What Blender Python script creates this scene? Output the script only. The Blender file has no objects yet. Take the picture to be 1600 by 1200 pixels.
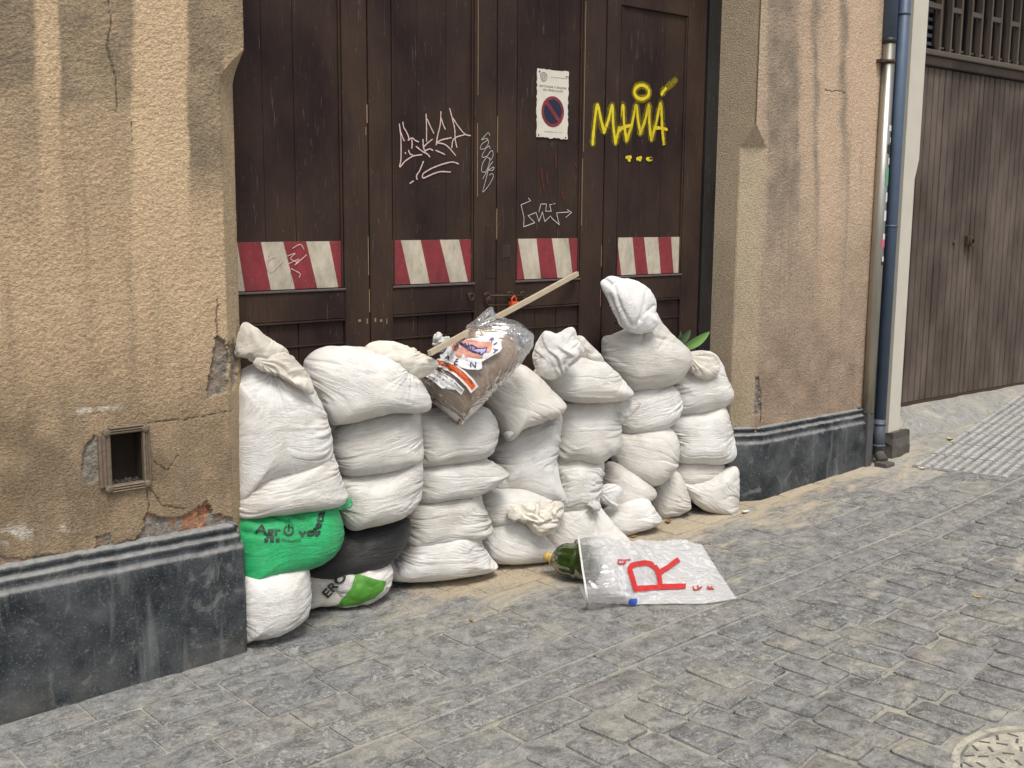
import bpy, bmesh, math, random
import numpy as np
from mathutils import Vector, Matrix
from mathutils.bvhtree import BVHTree

random.seed(7)
R = math.radians
scene = bpy.context.scene
COL = scene.collection

# ------------------------------------------------------------------ camera
EYE = np.array([0.0, 0.0, 1.6])
FPX = 1744.8
PITCH, ROLL, YAW = R(8.789), R(0.454), R(-39.765)


def _cam():
    cy, sy = math.cos(YAW), math.sin(YAW)
    fw = np.array([-sy * math.cos(PITCH), cy * math.cos(PITCH), -math.sin(PITCH)])
    r = np.array([cy, sy, 0.0])
    u = np.cross(r, fw)
    c, s = math.cos(ROLL), math.sin(ROLL)
    return np.array([c * r + s * u, -s * r + c * u, fw])


CM = _cam()
cd = bpy.data.cameras.new('camera')
cam = bpy.data.objects.new('camera', cd)
COL.objects.link(cam)
cd.sensor_width = 36.0
cd.lens = FPX / 1600 * 36
cd.clip_start = 0.05
cd.clip_end = 300
mw = Matrix.Identity(4)
for i in range(3):
    mw[i][0], mw[i][1], mw[i][2], mw[i][3] = CM[0][i], CM[1][i], -CM[2][i], EYE[i]
cam.matrix_world = mw
scene.camera = cam

# ------------------------------------------------------------------ light: bright overcast
SUN_EL, SUN_ROT = R(62), R(205)
world = bpy.data.worlds.new('World')
scene.world = world
world.use_nodes = True
wn = world.node_tree
bg = wn.nodes['Background']
sky = wn.nodes.new('ShaderNodeTexSky')
sky.sky_type = 'NISHITA'
sky.sun_disc = False
sky.sun_elevation = SUN_EL
sky.sun_rotation = SUN_ROT
sky.air_density = 1.0
sky.dust_density = 4.0
hs = wn.nodes.new('ShaderNodeHueSaturation')
hs.inputs['Saturation'].default_value = 0.35
wn.links.new(sky.outputs[0], hs.inputs['Color'])
wn.links.new(hs.outputs[0], bg.inputs['Color'])
bg.inputs['Strength'].default_value = 0.115
sl = bpy.data.lights.new('sun', 'SUN')
sl.energy = 1.9
sl.angle = R(18)
sl.color = (1.0, 0.96, 0.90)
sun = bpy.data.objects.new('sun', sl)
COL.objects.link(sun)
sd = Vector((math.sin(SUN_ROT) * math.cos(SUN_EL), math.cos(SUN_ROT) * math.cos(SUN_EL), math.sin(SUN_EL)))
sun.rotation_euler = sd.to_track_quat('Z', 'Y').to_euler()
vs = scene.view_settings
vs.view_transform = 'Standard'
vs.look = 'None'
vs.exposure = 0.33
vs.gamma = 1.0
vs.use_curve_mapping = False
scene.cycles.max_bounces = 10
scene.cycles.transparent_max_bounces = 16

# ------------------------------------------------------------------ measuring helpers


def ray(px, py):
    px = np.asarray(px, float); py = np.asarray(py, float)
    d = np.stack([(px - 800) / FPX, (600 - py) / FPX, np.ones_like(px)], -1)
    return d @ CM


def at_y(px, py, y):
    r = ray(px, py)
    return EYE + r * (y / r[..., 1])[..., None] if r.ndim > 1 else EYE + r * (y / r[1])


def proj(P):
    v = (np.asarray(P, float) - EYE) @ CM.T
    return 800 + FPX * v[..., 0] / v[..., 2], 600 - FPX * v[..., 1] / v[..., 2]


def g(x):
    """height of the rising street along the wall"""
    x = np.asarray(x, float)
    return np.interp(x, [-30, 1.0, 1.8, 4.8, 5.8, 7.5, 30], [-.75, -.022, 0, .09, .148, .27, 2.3])


def gnd(px, py, h=0.0):
    r = ray(px, py)
    z = h
    for _ in range(25):
        P = EYE + r * ((z - EYE[2]) / r[..., 2])[..., None] if r.ndim > 1 else EYE + r * ((z - EYE[2]) / r[2])
        z = g(P[..., 0]) + h
    return P


def _hash(ix, iy, iz, seed):
    h = (ix * 374761393 + iy * 668265263 + iz * 2147483647 + seed * 1274126177) & 0xFFFFFFFF
    h = ((h ^ (h >> 13)) * 1274126177) & 0xFFFFFFFF
    h = ((h ^ (h >> 16)) * 2246822519) & 0xFFFFFFFF
    return ((h ^ (h >> 15)) & 0xFFFF) / 32767.5 - 1.0


def vn(x, y, z=0.0, seed=0):
    x, y, z = np.broadcast_arrays(np.asarray(x, float), np.asarray(y, float), np.asarray(z, float))
    fx, fy, fz = np.floor(x), np.floor(y), np.floor(z)
    ix, iy, iz = fx.astype(np.int64), fy.astype(np.int64), fz.astype(np.int64)
    tx, ty, tz = x - fx, y - fy, z - fz
    tx, ty, tz = [t * t * (3 - 2 * t) for t in (tx, ty, tz)]
    out = 0
    for a in (0, 1):
        for b in (0, 1):
            for c in (0, 1):
                w = (tx if a else 1 - tx) * (ty if b else 1 - ty) * (tz if c else 1 - tz)
                out = out + w * _hash(ix + a, iy + b, iz + c, seed)
    return out


def fbm(x, y, z=0.0, seed=0, o=4):
    s, a, n = 0, 1.0, 0
    for k in range(o):
        s = s + a * vn(x * 2 ** k, y * 2 ** k, np.asarray(z) * 2 ** k, seed + k * 17)
        n += a
        a *= .5
    return s / n


def sstep(a, b, x):
    t = np.clip((x - a) / (b - a), 0, 1)
    return t * t * (3 - 2 * t)


def seg_dist(x, y, pts):
    d = np.full(np.shape(x), 1e9)
    for (x1, y1), (x2, y2) in zip(pts[:-1], pts[1:]):
        dx, dy = x2 - x1, y2 - y1
        t = np.clip(((x - x1) * dx + (y - y1) * dy) / (dx * dx + dy * dy + 1e-9), 0, 1)
        d = np.minimum(d, np.hypot(x - x1 - t * dx, y - y1 - t * dy))
    return d


def crom(pts, n=10, closed=True):
    P = np.array(pts, float)
    m = len(P)
    out = []
    rng = range(m) if closed else range(m - 1)
    for i in rng:
        if closed:
            a, b, c, d = P[i - 1], P[i], P[(i + 1) % m], P[(i + 2) % m]
        else:
            a, b, c, d = P[max(i - 1, 0)], P[i], P[i + 1], P[min(i + 2, m - 1)]
        for k in range(n):
            t = k / n
            out.append(.5 * (2 * b + (c - a) * t + (2 * a - 5 * b + 4 * c - d) * t * t + (3 * b - a - 3 * c + d) * t ** 3))
    if not closed:
        out.append(P[-1])
    return np.array(out)


# ------------------------------------------------------------------ object helpers


def tag(o, label=None, cat=None, group=None, kind=None):
    if label: o['label'] = label
    if cat: o['category'] = cat
    if group: o['group'] = group
    if kind: o['kind'] = kind
    return o


def thing(name, loc, label, cat, group=None):
    o = bpy.data.objects.new(name, None)
    o.empty_display_size = .1
    o.location = loc
    COL.objects.link(o)
    return tag(o, label, cat, group)


def link(name, me, mat=None, parent=None):
    o = bpy.data.objects.new(name, me)
    COL.objects.link(o)
    if mat is not None and not me.materials:
        me.materials.append(mat)
    if parent is not None:
        o.parent = parent
        if parent.type == 'EMPTY':
            o.matrix_parent_inverse = Matrix.Translation(parent.location).inverted()
    return o


def npmesh(name, V, F, smooth=True, cols=None, fold=None):
    """V (n,3) array, F list/array of faces of equal size"""
    me = bpy.data.meshes.new(name)
    V = np.ascontiguousarray(V, dtype=np.float32)
    F = np.asarray(F, dtype=np.int32)
    k = F.shape[1]
    me.vertices.add(len(V))
    me.vertices.foreach_set('co', V.ravel())
    me.loops.add(F.size)
    me.loops.foreach_set('vertex_index', F.ravel())
    me.polygons.add(len(F))
    me.polygons.foreach_set('loop_start', np.arange(0, F.size, k, dtype=np.int32))
    me.polygons.foreach_set('loop_total', np.full(len(F), k, dtype=np.int32))
    me.polygons.foreach_set('use_smooth', np.full(len(F), smooth))
    if cols is not None:
        a = me.attributes.new('paint', 'FLOAT_COLOR', 'POINT')
        c = np.ones((len(V), 4), np.float32)
        c[:, :3] = cols
        a.data.foreach_set('color', c.ravel())
    if fold is not None:
        a = me.attributes.new('fold', 'FLOAT_VECTOR', 'POINT')
        a.data.foreach_set('vector', np.ascontiguousarray(fold, dtype=np.float32).ravel())
    me.update(calc_edges=True)
    me.validate()
    return me


def gridfaces(n, m):
    i, j = np.meshgrid(np.arange(n - 1), np.arange(m - 1), indexing='ij')
    a = (i * m + j).ravel()
    return np.stack([a, a + m, a + m + 1, a + 1], 1)


class MB:
    """collects simple solids into one mesh"""
    def __init__(s):
        s.v, s.f = [], []

    def add(s, v, f):
        o = len(s.v)
        s.v += [tuple(map(float, p)) for p in v]
        s.f += [[i + o for i in q] for q in f]
        return s

    def box(s, x0, x1, y0, y1, z0, z1, b=0.0):
        if b <= 0:
            v = [(x, y, z) for x in (x0, x1) for y in (y0, y1) for z in (z0, z1)]
            return s.add(v, [(0, 1, 3, 2), (4, 6, 7, 5), (0, 4, 5, 1), (2, 3, 7, 6), (0, 2, 6, 4), (1, 5, 7, 3)])
        # front (-y) edges chamfered
        v = [(x0, y1, z0), (x1, y1, z0), (x1, y1, z1), (x0, y1, z1),
             (x0, y0 + b, z0), (x1, y0 + b, z0), (x1, y0 + b, z1), (x0, y0 + b, z1),
             (x0 + b, y0, z0 + b), (x1 - b, y0, z0 + b), (x1 - b, y0, z1 - b), (x0 + b, y0, z1 - b)]
        f = [(0, 3, 2, 1), (8, 9, 10, 11)]
        for k in range(4):
            l = (k + 1) % 4
            f += [(k, l, 4 + l, 4 + k), (4 + k, 4 + l, 8 + l, 8 + k)]
        return s.add(v, f)

    def tube(s, pts, r, n=12, cap=True):
        pts = [np.array(p, float) for p in pts]
        rs = r if hasattr(r, '__len__') else [r] * len(pts)
        v, f = [], []
        up = None
        for i, p in enumerate(pts):
            d = pts[min(i + 1, len(pts) - 1)] - pts[max(i - 1, 0)]
            d /= np.linalg.norm(d) + 1e-12
            if up is None:
                up = np.array([0, 0, 1.]) if abs(d[2]) < .9 else np.array([0, 1., 0])
            a = np.cross(d, up); a /= np.linalg.norm(a) + 1e-12
            up = np.cross(a, d)
            for k in range(n):
                t = 2 * math.pi * k / n
                v.append(p + rs[i] * (math.cos(t) * a + math.sin(t) * up))
        for i in range(len(pts) - 1):
            for k in range(n):
                l = (k + 1) % n
                f.append((i * n + k, i * n + l, (i + 1) * n + l, (i + 1) * n + k))
        if cap:
            f += [list(range(n))[::-1], [(len(pts) - 1) * n + k for k in range(n)]]
        return s.add(v, f)

    def build(s, name, mat=None, parent=None, smooth=False):
        me = bpy.data.meshes.new(name)
        me.from_pydata(s.v, [], s.f)
        if smooth:
            me.polygons.foreach_set('use_smooth', [True] * len(me.polygons))
        me.validate()
        return link(name, me, mat, parent)


# ------------------------------------------------------------------ material helpers


class NT:
    def __init__(s, name):
        s.m = bpy.data.materials.new(name)
        s.m.use_nodes = True
        s.t = s.m.node_tree
        s.b = s.t.nodes['Principled BSDF']
        s.out = s.t.nodes['Material Output']

    def n(s, typ, ins=None, **kw):
        x = s.t.nodes.new('ShaderNode' + typ)
        for k, v in kw.items():
            setattr(x, k, v)
        for k, v in (ins or {}).items():
            s.set(x.inputs[k], v)
        return x

    def set(s, sock, v):
        if hasattr(v, 'is_output') or hasattr(v, 'links'):
            s.t.links.new(v, sock)
        elif isinstance(v, bpy.types.Node):
            s.t.links.new(v.outputs[0], sock)
        else:
            if isinstance(v, tuple) and len(v) == 3 and sock.type == 'RGBA':
                v = v + (1,)
            sock.default_value = v

    def pos(s, scale=(1, 1, 1), obj=False, rot=(0, 0, 0)):
        if obj:
            c = s.n('TexCoord').outputs['Object']
        else:
            c = s.n('NewGeometry').outputs['Position']
        return s.n('Mapping', {'Vector': c, 'Scale': scale, 'Rotation': rot}).outputs[0]

    def noise(s, vec, scale, detail=4, rough=.55, dist=0):
        return s.n('TexNoise', {'Vector': vec, 'Scale': scale, 'Detail': detail, 'Roughness': rough, 'Distortion': dist}).outputs[0]

    def ramp(s, fac, stops):
        x = s.n('ValToRGB', {'Fac': fac})
        e = x.color_ramp.elements
        while len(e) < len(stops):
            e.new(.5)
        for k, (p, c) in enumerate(stops):
            e[k].position = p
            e[k].color = (c, c, c, 1) if not hasattr(c, '__len__') else (tuple(c) + (1,))[:4]
        return x.outputs[0]

    def mix(s, fac, a, b, mode='MIX'):
        x = s.n('Mix', data_type='RGBA', blend_type=mode)
        s.set(x.inputs['Factor'], fac)
        s.set(x.inputs['A'], a)
        s.set(x.inputs['B'], b)
        return x.outputs['Result']

    def math(s, op, a, b=0.0, c=0.0):
        x = s.n('Math', operation=op)
        s.set(x.inputs[0], a)
        s.set(x.inputs[1], b)
        s.set(x.inputs[2], c)
        return x.outputs[0]

    def bump(s, h, strength=.5, dist=.01, prev=None):
        x = s.n('Bump', {'Height': h, 'Strength': strength, 'Distance': dist})
        if prev is not None:
            s.set(x.inputs['Normal'], prev)
        return x.outputs[0]

    def done(s, color, rough=.8, normal=None, metal=0.0, spec=.5):
        s.set(s.b.inputs['Base Color'], color)
        s.set(s.b.inputs['Roughness'], rough)
        s.set(s.b.inputs['Metallic'], metal)
        s.b.inputs['Specular IOR Level'].default_value = spec
        if normal is not None:
            s.set(s.b.inputs['Normal'], normal)
        return s.m


def plain(name, col, rough=.6, metal=0.0, spec=.5, var=.25, scale=30):
    t = NT(name)
    n = t.noise(t.pos(), scale, 5)
    c2 = tuple(c * (1 - var) for c in col)
    return t.done(t.mix(n, col, c2), rough, t.bump(n, .2, .002), metal, spec)


# --- stucco: painted relief map from the mesh, grain from the shader
def m_stucco(name, seed):
    t = NT(name)
    p = t.pos()
    col = t.n('Attribute', attribute_name='paint').outputs['Color']
    n1 = t.noise(t.pos((1, 1, 1.5)), 105, 3, .5, .7)
    n2 = t.noise(p, 260, 4, .6)
    n3 = t.noise(p, 14, 5)
    c = t.mix(t.ramp(n1, [(.38, .0), (.62, 1.)]), t.mix(1.0, col, (.75, .74, .74), 'MULTIPLY'), t.mix(1.0, col, (1.1, 1.1, 1.09), 'MULTIPLY'))
    c = t.mix(t.ramp(n2, [(.55, 0.), (.8, .35)]), c, t.mix(1.0, c, (.6, .6, .6), 'MULTIPLY'))
    c = t.mix(t.ramp(n3, [(.4, 0.), (.7, .30)]), c, t.mix(1.0, c, (.78, .74, .72), 'MULTIPLY'))
    h = t.math('ADD', t.math('MULTIPLY', n1, 1.0), t.math('MULTIPLY', n2, .3))
    return t.done(c, .92, t.bump(h, 1.0, .0055), 0, .25)


def m_plinth():
    t = NT('slate_plinth')
    p = t.pos()
    st = t.noise(t.pos((1, 1, .12)), 16, 5, .6)
    big = t.noise(p, 5, 6, .62)
    fine = t.noise(p, 120, 4, .7)
    c = t.mix(t.ramp(big, [(.38, 0.), (.66, 1.)]), (.013, .018, .023), (.075, .083, .088))
    c = t.mix(t.ramp(st, [(.55, 0.), (.72, .6)]), c, (.20, .21, .205))
    pt = t.noise(p, 11, 7, .75, .6)
    c = t.mix(t.ramp(pt, [(.56, 0.), (.66, .65)]), c, (.19, .19, .18))
    c = t.mix(t.ramp(fine, [(.56, 0.), (.74, .7)]), c, (.26, .25, .23))
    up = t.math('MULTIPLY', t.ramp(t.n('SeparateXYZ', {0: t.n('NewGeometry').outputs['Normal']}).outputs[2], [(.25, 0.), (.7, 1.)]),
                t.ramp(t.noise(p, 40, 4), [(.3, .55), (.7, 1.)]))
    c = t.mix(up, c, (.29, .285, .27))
    # splash dust close to the street
    z = t.n('SeparateXYZ', {0: t.n('NewGeometry').outputs['Position']}).outputs[2]
    low = t.math('MULTIPLY', t.ramp(z, [(.0, .5), (.12, 0.)]), t.ramp(t.noise(p, 9, 5), [(.35, 0.), (.65, 1.)]))
    c = t.mix(low, c, (.14, .125, .105))
    return t.done(c, .6, t.bump(t.math('ADD', fine, big), .35, .004), 0, .4)


def m_door(name, a=(.021, .0115, .0105), b=(.047, .029, .021)):
    t = NT(name)
    grain = t.noise(t.pos((14, 14, .9)), 9, 6, .65)
    big = t.noise(t.pos((1, 1, .6)), 3.2, 4)
    speck = t.noise(t.pos(), 70, 4, .8)
    c = t.mix(t.ramp(big, [(.35, 0.), (.65, 1.)]), a, b)
    c = t.mix(t.ramp(grain, [(.4, .0), (.75, .4)]), c, t.mix(1.0, c, (1.8, 1.7, 1.6), 'MULTIPLY'))
    c = t.mix(t.ramp(speck, [(.66, 0.), (.74, .75)]), c, (.19, .16, .13))
    scr = t.noise(t.pos((22, 22, 1.2)), 5, 3, .6, 1.5)
    c = t.mix(t.ramp(scr, [(.655, 0.), (.685, .6)]), c, (.12, .095, .08))
    h = t.math('ADD', grain, t.math('MULTIPLY', speck, .5))
    return t.done(c, t.ramp(big, [(.3, .5), (.7, .7)]), t.bump(h, .35, .0025), 0, .2)


def m_fabric(name, col, dirt=(.50, .43, .33), weave=True, amt=.5, trans=0.0, rough=.75):
    t = NT(name)
    p = t.pos()
    oi = t.n('ObjectInfo').outputs['Random']
    n = t.noise(p, 9, 5, .6)
    n2 = t.noise(p, 45, 5, .65)
    fine = t.noise(t.pos((1, 1, 1), rot=(0, .3, .2)), 190, 3, .7)
    c = t.mix(t.math('MULTIPLY', t.ramp(n, [(.42, 0.), (.75, 1.)]), amt), col, dirt)
    c = t.mix(t.math('MULTIPLY', t.ramp(n2, [(.58, 0.), (.8, 1.)]), amt * .5), c, dirt)
    c = t.mix(t.ramp(t.noise(p, 130, 3, .8), [(.73, 0.), (.78, .5)]), c, tuple(x * .35 for x in dirt))
    tint = t.ramp(oi, [(0., (1, 1, 1)), (.5, (.95, .935, .91)), (1., (.88, .855, .815))])
    c = t.mix(1.0, c, tint, 'MULTIPLY')
    h = fine
    if weave:
        w1 = t.n('TexWave', {'Vector': t.pos(rot=(0, 0, .85)), 'Scale': 75., 'Distortion': 1.2, 'Detail': 2.}, bands_direction='X').outputs['Fac']
        w2 = t.n('TexWave', {'Vector': p, 'Scale': 75., 'Distortion': 1.2, 'Detail': 2.}, bands_direction='Z').outputs['Fac']
        h = t.math('ADD', fine, t.math('MULTIPLY', t.math('ADD', w1, w2), .45))
        c = t.mix(t.math('MULTIPLY', w2, .07), c, (.3, .27, .24))
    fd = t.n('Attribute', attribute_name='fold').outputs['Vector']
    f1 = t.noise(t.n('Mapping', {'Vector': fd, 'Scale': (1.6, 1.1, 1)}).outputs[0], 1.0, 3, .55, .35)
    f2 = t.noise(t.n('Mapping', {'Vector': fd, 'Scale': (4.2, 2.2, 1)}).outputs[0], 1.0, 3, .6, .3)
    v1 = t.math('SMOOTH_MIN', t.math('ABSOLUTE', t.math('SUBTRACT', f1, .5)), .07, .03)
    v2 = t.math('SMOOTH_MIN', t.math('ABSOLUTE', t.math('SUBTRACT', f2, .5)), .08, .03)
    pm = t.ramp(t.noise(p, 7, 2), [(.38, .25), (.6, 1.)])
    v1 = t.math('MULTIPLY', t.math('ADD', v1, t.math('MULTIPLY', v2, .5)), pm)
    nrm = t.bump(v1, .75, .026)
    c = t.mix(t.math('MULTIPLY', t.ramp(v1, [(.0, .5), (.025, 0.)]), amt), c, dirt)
    nrm = t.bump(h, .3, .0012, nrm)
    t.done(c, rough, nrm, 0, .35)
    t.b.inputs['Sheen Weight'].default_value = .08
    return t.m


def m_film(name, col=(.88, .89, .90), rough=.16, milk=.3, fk=.2, sk=.3, bd=.008, solid=.6, sc=30, fine=.06, thin=False):
    t = NT(name)
    tr = t.n('BsdfTransparent', {'Color': (.97, .97, .97)})
    gl = t.n('BsdfGlossy', {'Color': (.9, .9, .9), 'Roughness': rough})
    df = t.n('BsdfDiffuse', {'Color': col})
    tl = t.n('BsdfTranslucent', {'Color': col})
    cr = t.noise(t.pos((1, 1, .55), rot=(0, .6, .5)), sc, 3, .5, 1.6)
    cr2 = t.noise(t.pos(), 120, 4, .6, 1.)
    hh = t.math('ADD', t.math('ABSOLUTE', t.math('SUBTRACT', cr, .5)), t.math('MULTIPLY', cr2, fine))
    nm = t.bump(hh, .7, bd)
    for x in (gl, df):
        t.set(x.inputs['Normal'], nm)
    m1 = t.n('MixShader', {0: 1 - solid, 1: df.outputs[0], 2: tl.outputs[0]})
    fr = t.n('LayerWeight', {'Blend': .35, 'Normal': nm}).outputs['Facing']
    a = t.math('MULTIPLY', t.math('ADD', milk, t.math('MULTIPLY', t.ramp(cr, [(.46, 0.), (.5, 1.), (.54, 0.)]), sk)), 1.0)
    a = t.math('ADD', a, t.math('MULTIPLY', fr, fk))
    if thin:
        a = t.math('MULTIPLY', a, t.n('Attribute', attribute_name='paint').outputs['Fac'])
    m2 = t.n('MixShader', {0: t.math('MINIMUM', a, .95), 1: tr.outputs[0], 2: m1.outputs[0]})
    fr2 = t.n('Fresnel', {'IOR': 1.45, 'Normal': nm}).outputs[0]
    m3 = t.n('MixShader', {0: t.math('MINIMUM', t.math('ADD', t.math('MULTIPLY', fr2, 1.2), .03), .6), 1: m2.outputs[0], 2: gl.outputs[0]})
    t.t.links.new(m3.outputs[0], t.out.inputs[0])
    return t.m


def m_stone(name, lo, hi, mortar=False, dust=1.0):
    """street stone and mortar, with sand dust lying by its place in the street"""
    t = NT(name)
    p = t.pos()
    xyz = t.n('SeparateXYZ', {0: t.n('NewGeometry').outputs['Position']})
    X, Y = xyz.outputs[0], xyz.outputs[1]
    big = t.noise(p, 3.0, 5, .6)
    mid = t.noise(p, 17, 6, .7, .5)
    fine = t.noise(p, 130, 4, .75)
    c = t.mix(t.ramp(mid, [(.38, 0.), (.62, 1.)]), lo, hi)
    if not mortar:
        rnd = t.math('FRACT', t.math('ADD', t.n('ObjectInfo').outputs['Random'], t.n('NewGeometry').outputs['Random Per Island']))
        c = t.mix(1.0, c, t.ramp(rnd, [(0., (.84, .86, .89)), (.3, (.95, .96, .97)), (.7, (1., .99, .97)), (1., (1.10, 1.08, 1.03))]), 'MULTIPLY')
    c = t.mix(t.ramp(fine, [(.54, 0.), (.70, .8)]), c, (.44, .435, .415))
    c = t.mix(t.ramp(fine, [(.30, .75), (.44, 0.)]), c, (.07, .07, .07))
    # pale worn crust
    cr = t.math('MULTIPLY', t.ramp(t.noise(p, 30, 5, .75, 1.5), [(.51, 0.), (.57, 1.)]), t.ramp(t.noise(p, 4.4, 3), [(.42, .25), (.6, 1.)]))
    c = t.mix(t.math('MULTIPLY', cr, .8), c, (.42, .415, .39))
    dk = t.ramp(t.noise(p, 7, 5, .7, .8), [(.64, 0.), (.71, .65)])
    c = t.mix(dk, c, (.075, .072, .068))
    # sand spilled from the bags: thick at their foot, thin swept streaks further out
    d = t.math('ABSOLUTE', t.math('SUBTRACT', Y, t.math('ADD', 3.33, t.math('MULTIPLY', big, .5))))
    near = t.math('SUBTRACT', 1.0, t.math('MULTIPLY', d, 2.0))
    xr = t.math('MULTIPLY', t.ramp(t.math('MULTIPLY', X, .1), [(.22, 0.), (.27, 1.), (.52, 1.), (.66, 0.)]), 1.0)
    near = t.math('MAXIMUM', t.math('MULTIPLY', near, xr), 0.0)
    st = t.noise(t.pos((.35, 1, 1), rot=(0, 0, -.12)), 8, 6, .72, .6)
    sand = t.math('MULTIPLY', t.ramp(t.math('ADD', st, t.math('MULTIPLY', near, .25)), [(.56, 0.), (.73, 1.)]), .85)
    far = t.math('MULTIPLY', t.ramp(t.noise(t.pos((.5, 1, 1)), 5.5, 6, .75, .4), [(.53, 0.), (.68, .7)]), t.ramp(t.math('MULTIPLY', X, .1), [(.48, 1.), (.58, .25)]))
    sand = t.math('MAXIMUM', sand, t.math('MULTIPLY', far, .6))
    if mortar:
        sand = t.math('MINIMUM', t.math('ADD', t.math('MULTIPLY', sand, 1.2), t.ramp(t.noise(p, 3.1, 3), [(.48, 0.), (.62, .4)])), .9)
    c = t.mix(t.math('MULTIPLY', sand, dust), c, t.mix(near, (.50, .46, .36), (.50, .405, .28)))
    # dirt in the doorway behind
    h = t.math('ADD', t.math('MULTIPLY', mid, 1.2), t.math('MULTIPLY', fine, .45))
    h = t.math('ADD', h, t.math('MULTIPLY', cr, .25))
    return t.done(c, .86, t.bump(h, .85, .009), 0, .3)


M = {}
M['stucco'] = m_stucco('stucco', 1)
M['plinth'] = m_plinth()
M['door'] = m_door('brown_door_paint')
M['door_board'] = m_door('brown_door_board_paint', (.017, .009, .0088), (.041, .025, .0185))
M['door_frame'] = m_door('dark_frame_paint', (.013, .012, .012), (.026, .024, .023))
M['worn'] = plain('worn_lit_moulding_paint', (.14, .115, .105), .6, var=.75, scale=55)  # worn paint made paler, with light caught on the edges put into the colour
M['garage'] = m_door('weathered_garage_board', (.066, .049, .041), (.135, .108, .091))
M['garage_dark'] = m_door('garage_beam', (.030, .020, .016), (.055, .040, .032))
M['rail_iron'] = plain('painted_grille_iron', (.115, .092, .070), .7)
M['black_gap'] = plain('dark_interior', (.006, .006, .006), .9)
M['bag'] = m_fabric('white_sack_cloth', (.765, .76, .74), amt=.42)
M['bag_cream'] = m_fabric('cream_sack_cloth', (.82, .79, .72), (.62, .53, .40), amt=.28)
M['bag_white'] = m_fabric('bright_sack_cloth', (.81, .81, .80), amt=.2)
M['bag_green'] = m_fabric('green_plastic_sack', (.02, .50, .17), (.015, .26, .09), amt=.8, rough=.42)
M['bag_green_pale'] = m_fabric('pale_green_sack', (.12, .66, .32), (.06, .45, .18), amt=.5, rough=.42)
M['bag_black'] = m_fabric('black_plastic_sack', (.018, .018, .02), (.035, .034, .035), amt=.8, rough=.45)
M['print_dark'] = plain('black_green_print', (.012, .03, .018), .6, var=.5, scale=60)
M['print_grey'] = plain('charcoal_print', (.045, .05, .045), .6, var=.9, scale=120)
M['print_green'] = plain('leaf_green_print', (.10, .36, .035), .6, var=.55, scale=45)
M['print_blue'] = plain('navy_print', (.018, .026, .15), .5, var=.3)
M['print_lilac'] = plain('lilac_print', (.36, .38, .72), .5)
M['print_peach'] = plain('peach_print', (.75, .34, .25), .5, var=.35, scale=60)
M['print_orange'] = plain('orange_print', (.78, .13, .02), .5)
M['print_white'] = plain('white_print', (.75, .74, .74), .5, var=.1)
M['print_black'] = plain('black_print', (.02, .02, .02), .5)
M['print_red'] = plain('red_print', (.62, .03, .03), .5, var=.35, scale=60)
M['sand'] = plain('brown_sand', (.38, .28, .20), .95, var=.5, scale=160)
M['film'] = m_film('clear_sack_film', milk=.0, fk=.08, sk=.18, bd=.003, sc=22, fine=.0)
M['film_top'] = m_film('loose_clear_film', milk=.12, fk=.25, sk=.35, bd=.006, fine=.02)
M['film_white'] = m_film('milky_carrier_film', milk=.42, fk=.3, sk=.22, solid=.85, rough=.2, bd=.012, sc=9, fine=.0, col=(.93, .93, .94), thin=True)
M['wood'] = plain('bare_pine', (.56, .47, .33), .7, var=.25, scale=18)
M['sign'] = plain('enamel_sign', (.74, .70, .60), .45, var=.2, scale=25)
M['rust'] = plain('rusty_iron', (.11, .07, .045), .65, .4, var=.6, scale=90)
M['orange_lock'] = plain('orange_padlock', (.72, .10, .03), .4)
M['steel'] = None
M['blue_pipe'] = plain('blue_downpipe', (.085, .125, .195), .5, var=.35, scale=9)
M['blue_dark'] = plain('blue_grey_strip', (.07, .085, .105), .7, var=.3, scale=10)
M['black_rubber'] = plain('black_collar', (.02, .02, .022), .5)
M['pilaster'] = plain('pale_limestone', (.62, .58, .49), .85, var=.18, scale=7)
M['base_stone'] = plain('rough_base_stone', (.13, .115, .10), .9, var=.6, scale=35)
M['concrete'] = m_stone('apron_concrete', (.24, .23, .21), (.36, .345, .32), True)
M['stone'] = m_stone('street_stone', (.125, .124, .121), (.305, .302, .292))
M['mortar'] = m_stone('street_mortar', (.17, .168, .162), (.33, .325, .305), True)
M['tile_plate'] = m_stone('tile_plate', (.17, .17, .165), (.29, .285, .27), True, .25)
M['tile_rib'] = m_stone('tile_rib', (.40, .40, .385), (.58, .57, .55), True, .2)
M['pave_mortar'] = m_stone('pavement_mortar', (.24, .232, .215), (.42, .40, .355), True)
M['iron_cover'] = m_stone('cast_iron_cover', (.28, .275, .25), (.62, .58, .46), True)
M['leaf'] = plain('plant_leaf', (.16, .33, .075), .45, var=.35, scale=18)
M['leaf_dark'] = plain('plant_leaf_shade', (.05, .10, .035), .5)
M['dry_leaf'] = plain('dry_leaf', (.42, .24, .09), .8, var=.5, scale=60)
M['paper'] = plain('paper_scrap', (.72, .70, .62), .8)
M['graf_pink'] = plain('pink_chalk_paint', (.78, .58, .54), .7, var=.35, scale=220)
M['graf_white'] = plain('white_marker', (.70, .70, .66), .6)
M['graf_yellow'] = plain('yellow_spray', (.80, .64, .02), .5, var=.25, scale=90)


def m_mist():
    t = NT('yellow_overspray')
    d = t.n('BsdfDiffuse', {'Color': (.62, .50, .03, 1)})
    tr = t.n('BsdfTransparent')
    n = t.noise(t.pos(), 420, 3, .8)
    m = t.n('MixShader', {0: t.ramp(n, [(.50, 0.), (.66, .6)]), 1: tr.outputs[0], 2: d.outputs[0]})
    t.t.links.new(m.outputs[0], t.out.inputs[0])
    return t.m


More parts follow.
